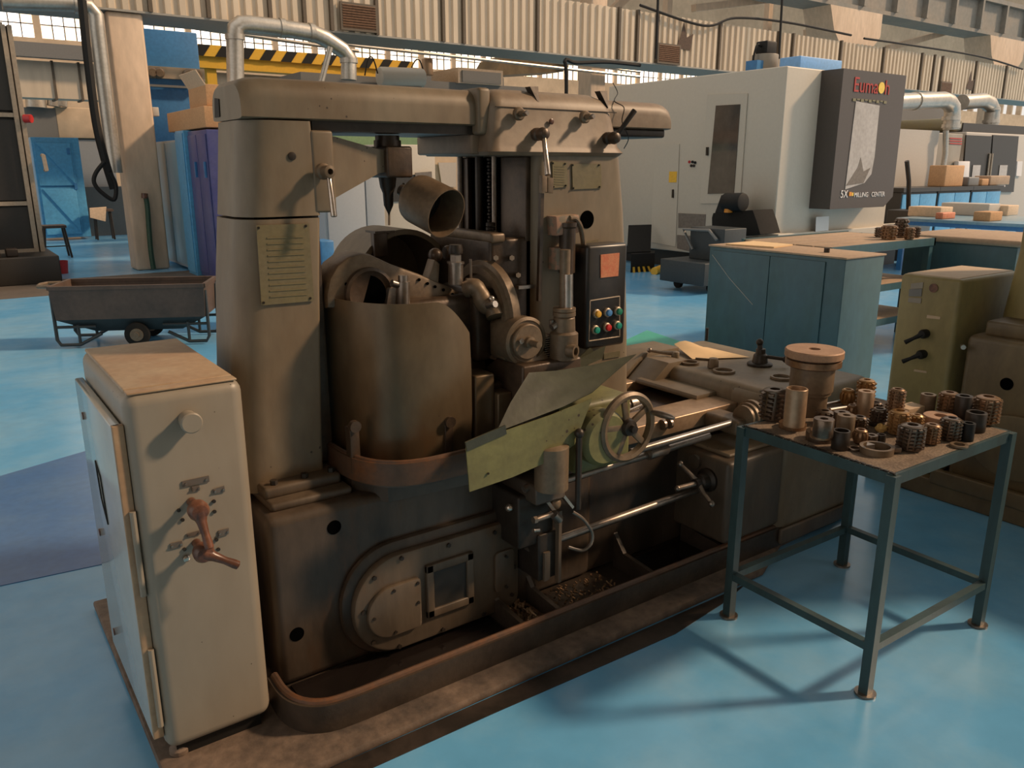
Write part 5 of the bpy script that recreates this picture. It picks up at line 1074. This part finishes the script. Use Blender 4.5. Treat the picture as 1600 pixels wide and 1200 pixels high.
# hanging pendant hose by the pillar
wire([U(128, 0, y=13.7), U(137, 90, y=13.7), U(150, 190, y=13.7), U(164, 250, y=13.7), U(178, 295, y=13.7)], .06, 'black', 'thick black supply hose hanging left of the pillar', 'supply_hose', 'hose', 8)
wire([U(163, 253, y=13.58), U(150, 270, y=13.6), U(147, 285, y=13.6), U(158, 300, y=13.6), U(178, 312, y=13.6), U(181, 290, y=13.6), U(172, 270, y=13.6)], .03, 'black', 'looped black cable at the end of the supply hose', 'looped_cable', 'cable', 8)
pc = pipe([(2, 3), (110, 6), (140, 10), (150, 24), (152, 45), (165, 150), (180, 270)], .11, 'galvanised conduit bending down beside the left pillar', 14.15, 'conduit_pipe', flanges=((120, 8, (1, 0, 0)),))
GH = thing('green_hose', 'green hose hanging from a tap on the left pillar', 'hose', U(240, 422, y=14.28)); 
B().tube(smooth([U(226, 303, y=14.28), U(230, 320, y=14.28), U(233, 360, y=14.28), U(236, 395, y=14.26), U(240, 420, y=14.26)], 5), .04, 8).obj('hose', 'hose_green', GH)
B().cyl(U(226, 310, y=14.27), U(226, 302, y=14.27), .05, n=10).obj('tap', 'bakelite', GH)
solo(B().box(P1.location.x+.262, P1.location.x+.36, 14.4, 14.6, U(241, 182, y=14.5).z, U(241, 168, y=14.5).z, .01).obj('socket_box', 'light_grey'), 'small socket box on the right side of the left pillar', 'socket')
# blue press
BP = thing('blue_press', 'tall blue machine with a knob panel behind the left pillar', 'machine', (4.3, 17.4, 0))
def pg(px, py): return U(px, py, y=17)
xa = pg(218, 100).x; xb = pg(312, 100).x
B().box(xa, xb, 17.0, 18.2, 0, pg(260, 47).z, .02).obj('body', 'blue_paint', BP)
za, zc = pg(270, 124).z, pg(270, 106).z
kp = B().box(xa+.05, xb+.05, 16.9, 17.0, za, zc).obj('knob_panel', 'hall_wall', BP)
for px in (236, 247, 293, 306): B().lathe([(.10, 0), (.10, .08), (.07, .12), (0, .12)], U(px, 114 + (px-236)*.05, y=16.9), (0, -1, 0), 14).obj('knob', 'cast_iron', kp)
B().box(xa+.08, xb-.1, 16.85, 16.95, za-.16, za-.12).obj('rail', 'grey_paint', BP)
# lockers behind the cart
xl = 3.38
def lx(px, py): return U(px, py, x=xl)
L1 = thing('pale_blue_locker', 'scuffed pale blue locker standing right of the left pillar', 'locker', (3.7, 14.6, 0))
zt = lx(262, 220).z
ya, yb = lx(289, 300).y, lx(302, 300).y; ym = (ya+15.4)/2
B().box(xl, xl+.6, ya+.02, 15.4, .05, zt, .01).obj('body', 'cool_grey', L1)
B().box(xl-.02, xl, ym+.02, 15.35, .1, zt-.03, .005).obj('door', 'pale_blue_paint', L1); B().box(xl-.02, xl, ya+.05, ym-.01, .1, zt-.03, .005).obj('door', 'pale_blue_paint', L1)
L2 = thing('sky_blue_locker', 'narrow sky blue locker edge between pale and violet lockers', 'locker', (3.7, 12.9, 0))
B().box(xl-.06, xl+.55, yb+.01, ya, .0, zt+.12, .01).obj('body', 'sky_blue_paint', L2); B().box(xl-.075, xl-.06, yb+.03, ya-.02, .05, zt+.08).obj('door', 'sky_blue_paint', L2)
L3 = thing('violet_locker', 'dark violet steel locker beside the machine column', 'locker', (3.7, 12.3, 0))
yv = yb-1.0
B().box(xl, xl+.8, yv, yb-.01, .02, zt+.1, .01).obj('body', 'violet_paint', L3)
for y0, y1 in ((yv+.03, yv+.48), (yv+.51, yb-.04)):
    d_ = B().box(xl-.02, xl, y0, y1, .08, zt+.04, .004).obj('door', 'violet_paint', L3); B().bar((xl-.04, y0+.06, 1.5), (xl-.04, y0+.06, 1.72), .03).obj('handle', 'blue_paint', d_)
solo(B().box(xl+.02, xl+.6, yv+.1, 14.3, zt+.13, zt+.42, .01).obj('cardboard_box', 'cardboard'), 'long closed cardboard box on top of the lockers', 'box')
OB = thing('cardboard_box', 'open cardboard box with raised flap on the lockers', 'box', (3.9, 12.6, zt+.43))
B().box(xl+.1, xl+.6, yv+.2, 13.2, zt+.43, zt+.72, .005).obj('carton', 'cardboard', OB); B().obox((xl+.05, (yv+.2+13.2)/2, zt+.80), (-.06, 0, .10), (0, (13.0-yv)/2, 0), (.005, 0, .004)).obj('flap', 'cardboard_pale', OB)
# wheeled steel bins
a = U(84, 546, z=0); e = U(332, 538, z=0); dl = (e-a).normalized(); dn = V((-dl.y, dl.x, 0)); Lc = (e-a).length
CT = thing('tipping_cart', 'rusty brown tipping bin cart on two wheels behind the switch cabinet', 'cart', a+dl*Lc/2, 'steel tipping carts')
def q(u, v, z): return a+dl*u*Lc+dn*v+V((0, 0, z))
hw = .30
bt = B()
zt_ = .57
outer = [q(.02, 0, zt_), q(.98, 0, zt_), q(.98, .55, zt_), q(.02, .55, zt_)]
low = [q(.035, .015, .27), q(.97, .015, .27), q(.97, .535, .27), q(.035, .535, .27)]
bot = [q(.25, .12, .14), q(.80, .12, .14), q(.80, .43, .14), q(.25, .43, .14)]
vs = [[bt.m.verts.new(p) for p in r_] for r_ in (outer, low)]
fs = []
for k in range(4): fs.append(bt.m.faces.new((vs[0][k], vs[0][(k+1) % 4], vs[1][(k+1) % 4], vs[1][k])))
bmesh.ops.recalc_face_normals(bt.m, faces=fs); bmesh.ops.solidify(bt.m, geom=fs, thickness=.012)
bin_ = bt.obj('bin', 'cart_brown', CT)
B().loft([low, bot]).obj('hopper_bottom', 'cart_dark', CT)
for k in range(4): B().bar(outer[k], outer[(k+1) % 4], .03, .035).obj('rim', 'cart_brown', bin_)
for v in (.04, .51):
    for s_, e_ in ((.02, .30), (.98, .72)):
        B().tube([q(s_, v, .52), q(s_, v, .08), q(s_+.02*(1 if s_ < .5 else -1), v, .03), q((s_+e_)/2, v, .03), q(e_, v, .13)], .016, 8).obj('skid', 'cart_dark', CT)
        B().tube([q(s_, v, .20), q((s_+e_)/2, v, .20), q(e_-.03, v, .20)], .014, 8).obj('skid_brace', 'cart_dark', CT)
        B().tube([q(s_+(e_-s_)*.5, v, .22), q(s_+(e_-s_)*.5, v, .03)], .014, 8).obj('skid_post', 'cart_dark', CT)
for v in (.0, .50):
    w_ = B().cyl(q(.525, v, .115), q(.525, v+.055, .115), .115, n=26, bev=.012).obj('wheel', 'rubber', CT)
    B().cyl(q(.525, v-.008, .115), q(.525, v+.06, .115), .06, n=18).cyl(q(.525, v-.02, .115), q(.525, v, .115), .025, n=12).obj('wheel_hub', 'cast_iron', w_)
B().tube([q(.02, .05, .58), q(-.06, .08, .58), q(-.08, .2, .58), q(-.06, .3, .58), q(.02, .33, .58)], .018, 8).obj('push_handle', 'cast_iron', CT)
c2 = CT.copy(); COL.objects.link(c2); c2.location = CT.location+dl*(Lc+.16)+dn*.6; c2['label'] = 'second tipping cart mostly hidden behind the machine column'
def deep(src, par):
    for ch_ in src.children:
        k = ch_.copy(); COL.objects.link(k); k.parent = par; deep(ch_, k)
deep(CT, c2)
# striped gantry beam
GY = thing('gantry_beam', 'yellow gantry beam with black hazard stripes above the machine overarm', 'beam', (7.6, 18, 0))
xa = U(300, 90, y=18).x; xb = U(645, 95, y=18).x; z1 = 4.06; z0 = 3.84; zl = 3.62
B().box(xa, xb, 18.0, 18.5, z0, z1).obj('top_rail', 'yellow_paint', GY); B().box(xa, xb-.3, 18.06, 18.4, zl, z0).obj('lower_rail', 'yellow_paint', GY)
n = 11; st_ = (xb-xa)/n
for k in range(n): B().prism([V((xa+st_*k, 17.99, z0)), V((xa+st_*(k+.5), 17.99, z0)), V((xa+st_*(k+.5)+.16, 17.99, z1)), V((xa+st_*k+.16, 17.99, z1))], (0, .005, 0)).obj('stripe', 'black', GY)
for x in (xa+.4, xb-.5): B().box(x-.1, x+.1, 18.12, 18.3, 0, zl).obj('leg', 'yellow_paint', GY)
pipe([(368, 130), (367, 60), (368, 45), (376, 38), (390, 38), (440, 44), (490, 52), (508, 60), (535, 78), (545, 90), (545, 125)], .14, 'big galvanised pipe rising behind the overarm and bending right', 14.1, 'exhaust_pipe', flanges=((440, 44, (1, 0, 0)), (486, 51, (1, 0, 0)), (367, 58, (0, 0, 1)), (545, 95, (0, 0, 1))))
pipe([(502, 128), (516, 74)], .05, 'thin slanted tube below the big galvanised pipe', 13.7, 'slanted_tube')
# machine tops seen above the overarm
MT = thing('machine_housing', 'grey machine housing whose top shows above the overarm', 'machine', (10, 16.5, 0))
def ty(px, py): return U(px, py, y=16.5)
B().box(ty(470, 120).x, ty(830, 120).x, 16.5, 17.7, 0, ty(600, 121).z).obj('body', 'grey_paint', MT)
fr_ = B().box(ty(712, 110).x, ty(782, 110).x, 16.4, 17.6, ty(740, 132).z, ty(740, 108).z).obj('hatch', 'alu', MT)
B().box(ty(718, 112).x, ty(778, 112).x, 16.37, 16.4, ty(740, 130).z, ty(740, 112).z).obj('hatch_panel', 'grey_paint', fr_)
PT = thing('pressure_tank', 'cream horizontal tank resting above the overarm', 'tank', U(626, 136, y=16.2))
B().cyl(U(592, 120, y=16.2), U(661, 122, y=16.2), .20, n=28, bev=.05).obj('shell', 'mill_white', PT); B().tube(arc(U(590, 115, y=16.2), U(578, 60, y=16.2), U(570, 118, y=16.2)), .015, 6).obj('hose', 'black', PT); B().tube(arc(U(662, 115, y=16.2), U(655, 75, y=16.2), U(643, 106, y=16.2)), .015, 6).obj('hose', 'black', PT)
B().box(U(600, 130, y=16.2).x, U(655, 130, y=16.2).x, 16.1, 16.4, U(620, 140, y=16.2).z, U(620, 134, y=16.2).z).obj('saddle', 'grey_paint', PT)
solo(B().cyl(U(668, 118, y=16.6), U(667, 92, y=16.6), .13, n=18, bev=.02).obj('filter_can', 'way_steel'), 'brown filter can right of the cream tank', 'can')
solo(B().prism([U(770, 118, y=17), U(785, 92, y=17), U(800, 85, y=17), U(885, 96, y=17), U(880, 112, y=17)], (0, 1.0, 0)).obj('tilted_cover', 'olive_oily'), 'dark tilted sheet cover behind the machine head', 'cover')
solo(B().tube(smooth([V((U(885, 135, y=14.1).x, 14.1, 0)), U(885, 135, y=14.1), U(883, 95, y=14.1), U(900, 98, y=14.1), U(950, 97, y=14.1), U(1000, 102, y=14.1)], 5), .04, 8).obj('air_line', 'black'), 'black air line with upright behind the machine head', 'air line')
# machines seen between the two columns
WM = thing('white_machine', 'off-white machine with a dark window seen between the columns', 'machine', (6.9, 11, 0))
def wy(px, py, y=11): return U(px, py, y=y)
B().box(wy(598, 300).x, wy(681, 300).x, 11.0, 12.2, 0, wy(640, 226).z, .01).obj('body', 'mill_white', WM)
B().prism([wy(600, 281, 10.99), wy(674, 268, 10.99), wy(676, 312, 10.99), wy(600, 316, 10.99)], (0, -.01, 0)).obj('window', 'charcoal', WM)
B().prism([wy(648, 270, 10.97), wy(674, 268, 10.97), wy(676, 310, 10.97), wy(655, 312, 10.97)], (0, -.005, 0)).obj('bright_pane', 'vent_grey', WM)
B().prism([wy(634, 322, 10.99), wy(652, 322, 10.99), wy(652, 338, 10.99), wy(634, 338, 10.99)], (0, -.012, 0), bev=.004).obj('cover_plate', 'mill_white', WM)
B().cyl(wy(608, 325, 10.95), wy(608, 352, 10.95), .018, n=8).obj('bar_handle', 'cast_iron', WM)
GC = thing('grey_cabinet', 'cool grey double-door cabinet left of the white machine', 'cabinet', (6.0, 10.6, 0))
B().box(wy(505, 300, 10.4).x, wy(600, 300, 10.4).x, 10.4, 11.0, 0, wy(550, 248, 10.4).z, .01).obj('body', 'cool_grey', GC)
xm = wy(570, 300, 10.4).x
B().box(wy(507, 300, 10.4).x+.02, xm-.01, 10.38, 10.402, .1, wy(550, 252, 10.4).z, .004).obj('door', 'cool_grey', GC); B().box(xm+.01, wy(598, 300, 10.4).x, 10.38, 10.402, .1, wy(550, 252, 10.4).z, .004).obj('door', 'cool_grey', GC)
solo(B().box(wy(500, 380, 9.5).x, wy(522, 380, 9.5).x, 9.5, 9.8, 0, wy(510, 376, 9.5).z, .02).obj('blue_bin', 'blue_paint'), 'blue plastic bin seen right of the left column', 'bin')
solo(B().box(wy(520, 210, 12).x, wy(690, 210, 12).x, 12.3, 12.9, 0, wy(600, 210, 12).z).obj('green_machine', 'green_machine'), 'green machine top just below the overarm, behind the white machine', 'machine')
BG = thing('beige_machine', 'beige machine with grey panel between white machine and main column', 'machine', (8.6, 12.4, 0))
B().box(wy(676, 300, 12.4).x, wy(760, 300, 12.4).x, 12.4, 13.2, 0, wy(700, 243, 12.4).z).obj('body', 'hall_wall', BG)
B().prism([wy(684, 254, 12.38), wy(712, 254, 12.38), wy(712, 292, 12.38), wy(690, 292, 12.38)], (0, -.02, 0)).obj('panel', 'light_grey', BG)
solo(B().box(wy(680, 215, 13.5).x, wy(760, 215, 13.5).x, 13.5, 14, 0, wy(700, 205, 13.5).z).obj('brown_casing', 'cart_brown'), 'brown casing below the overarm beside the column', 'casing')
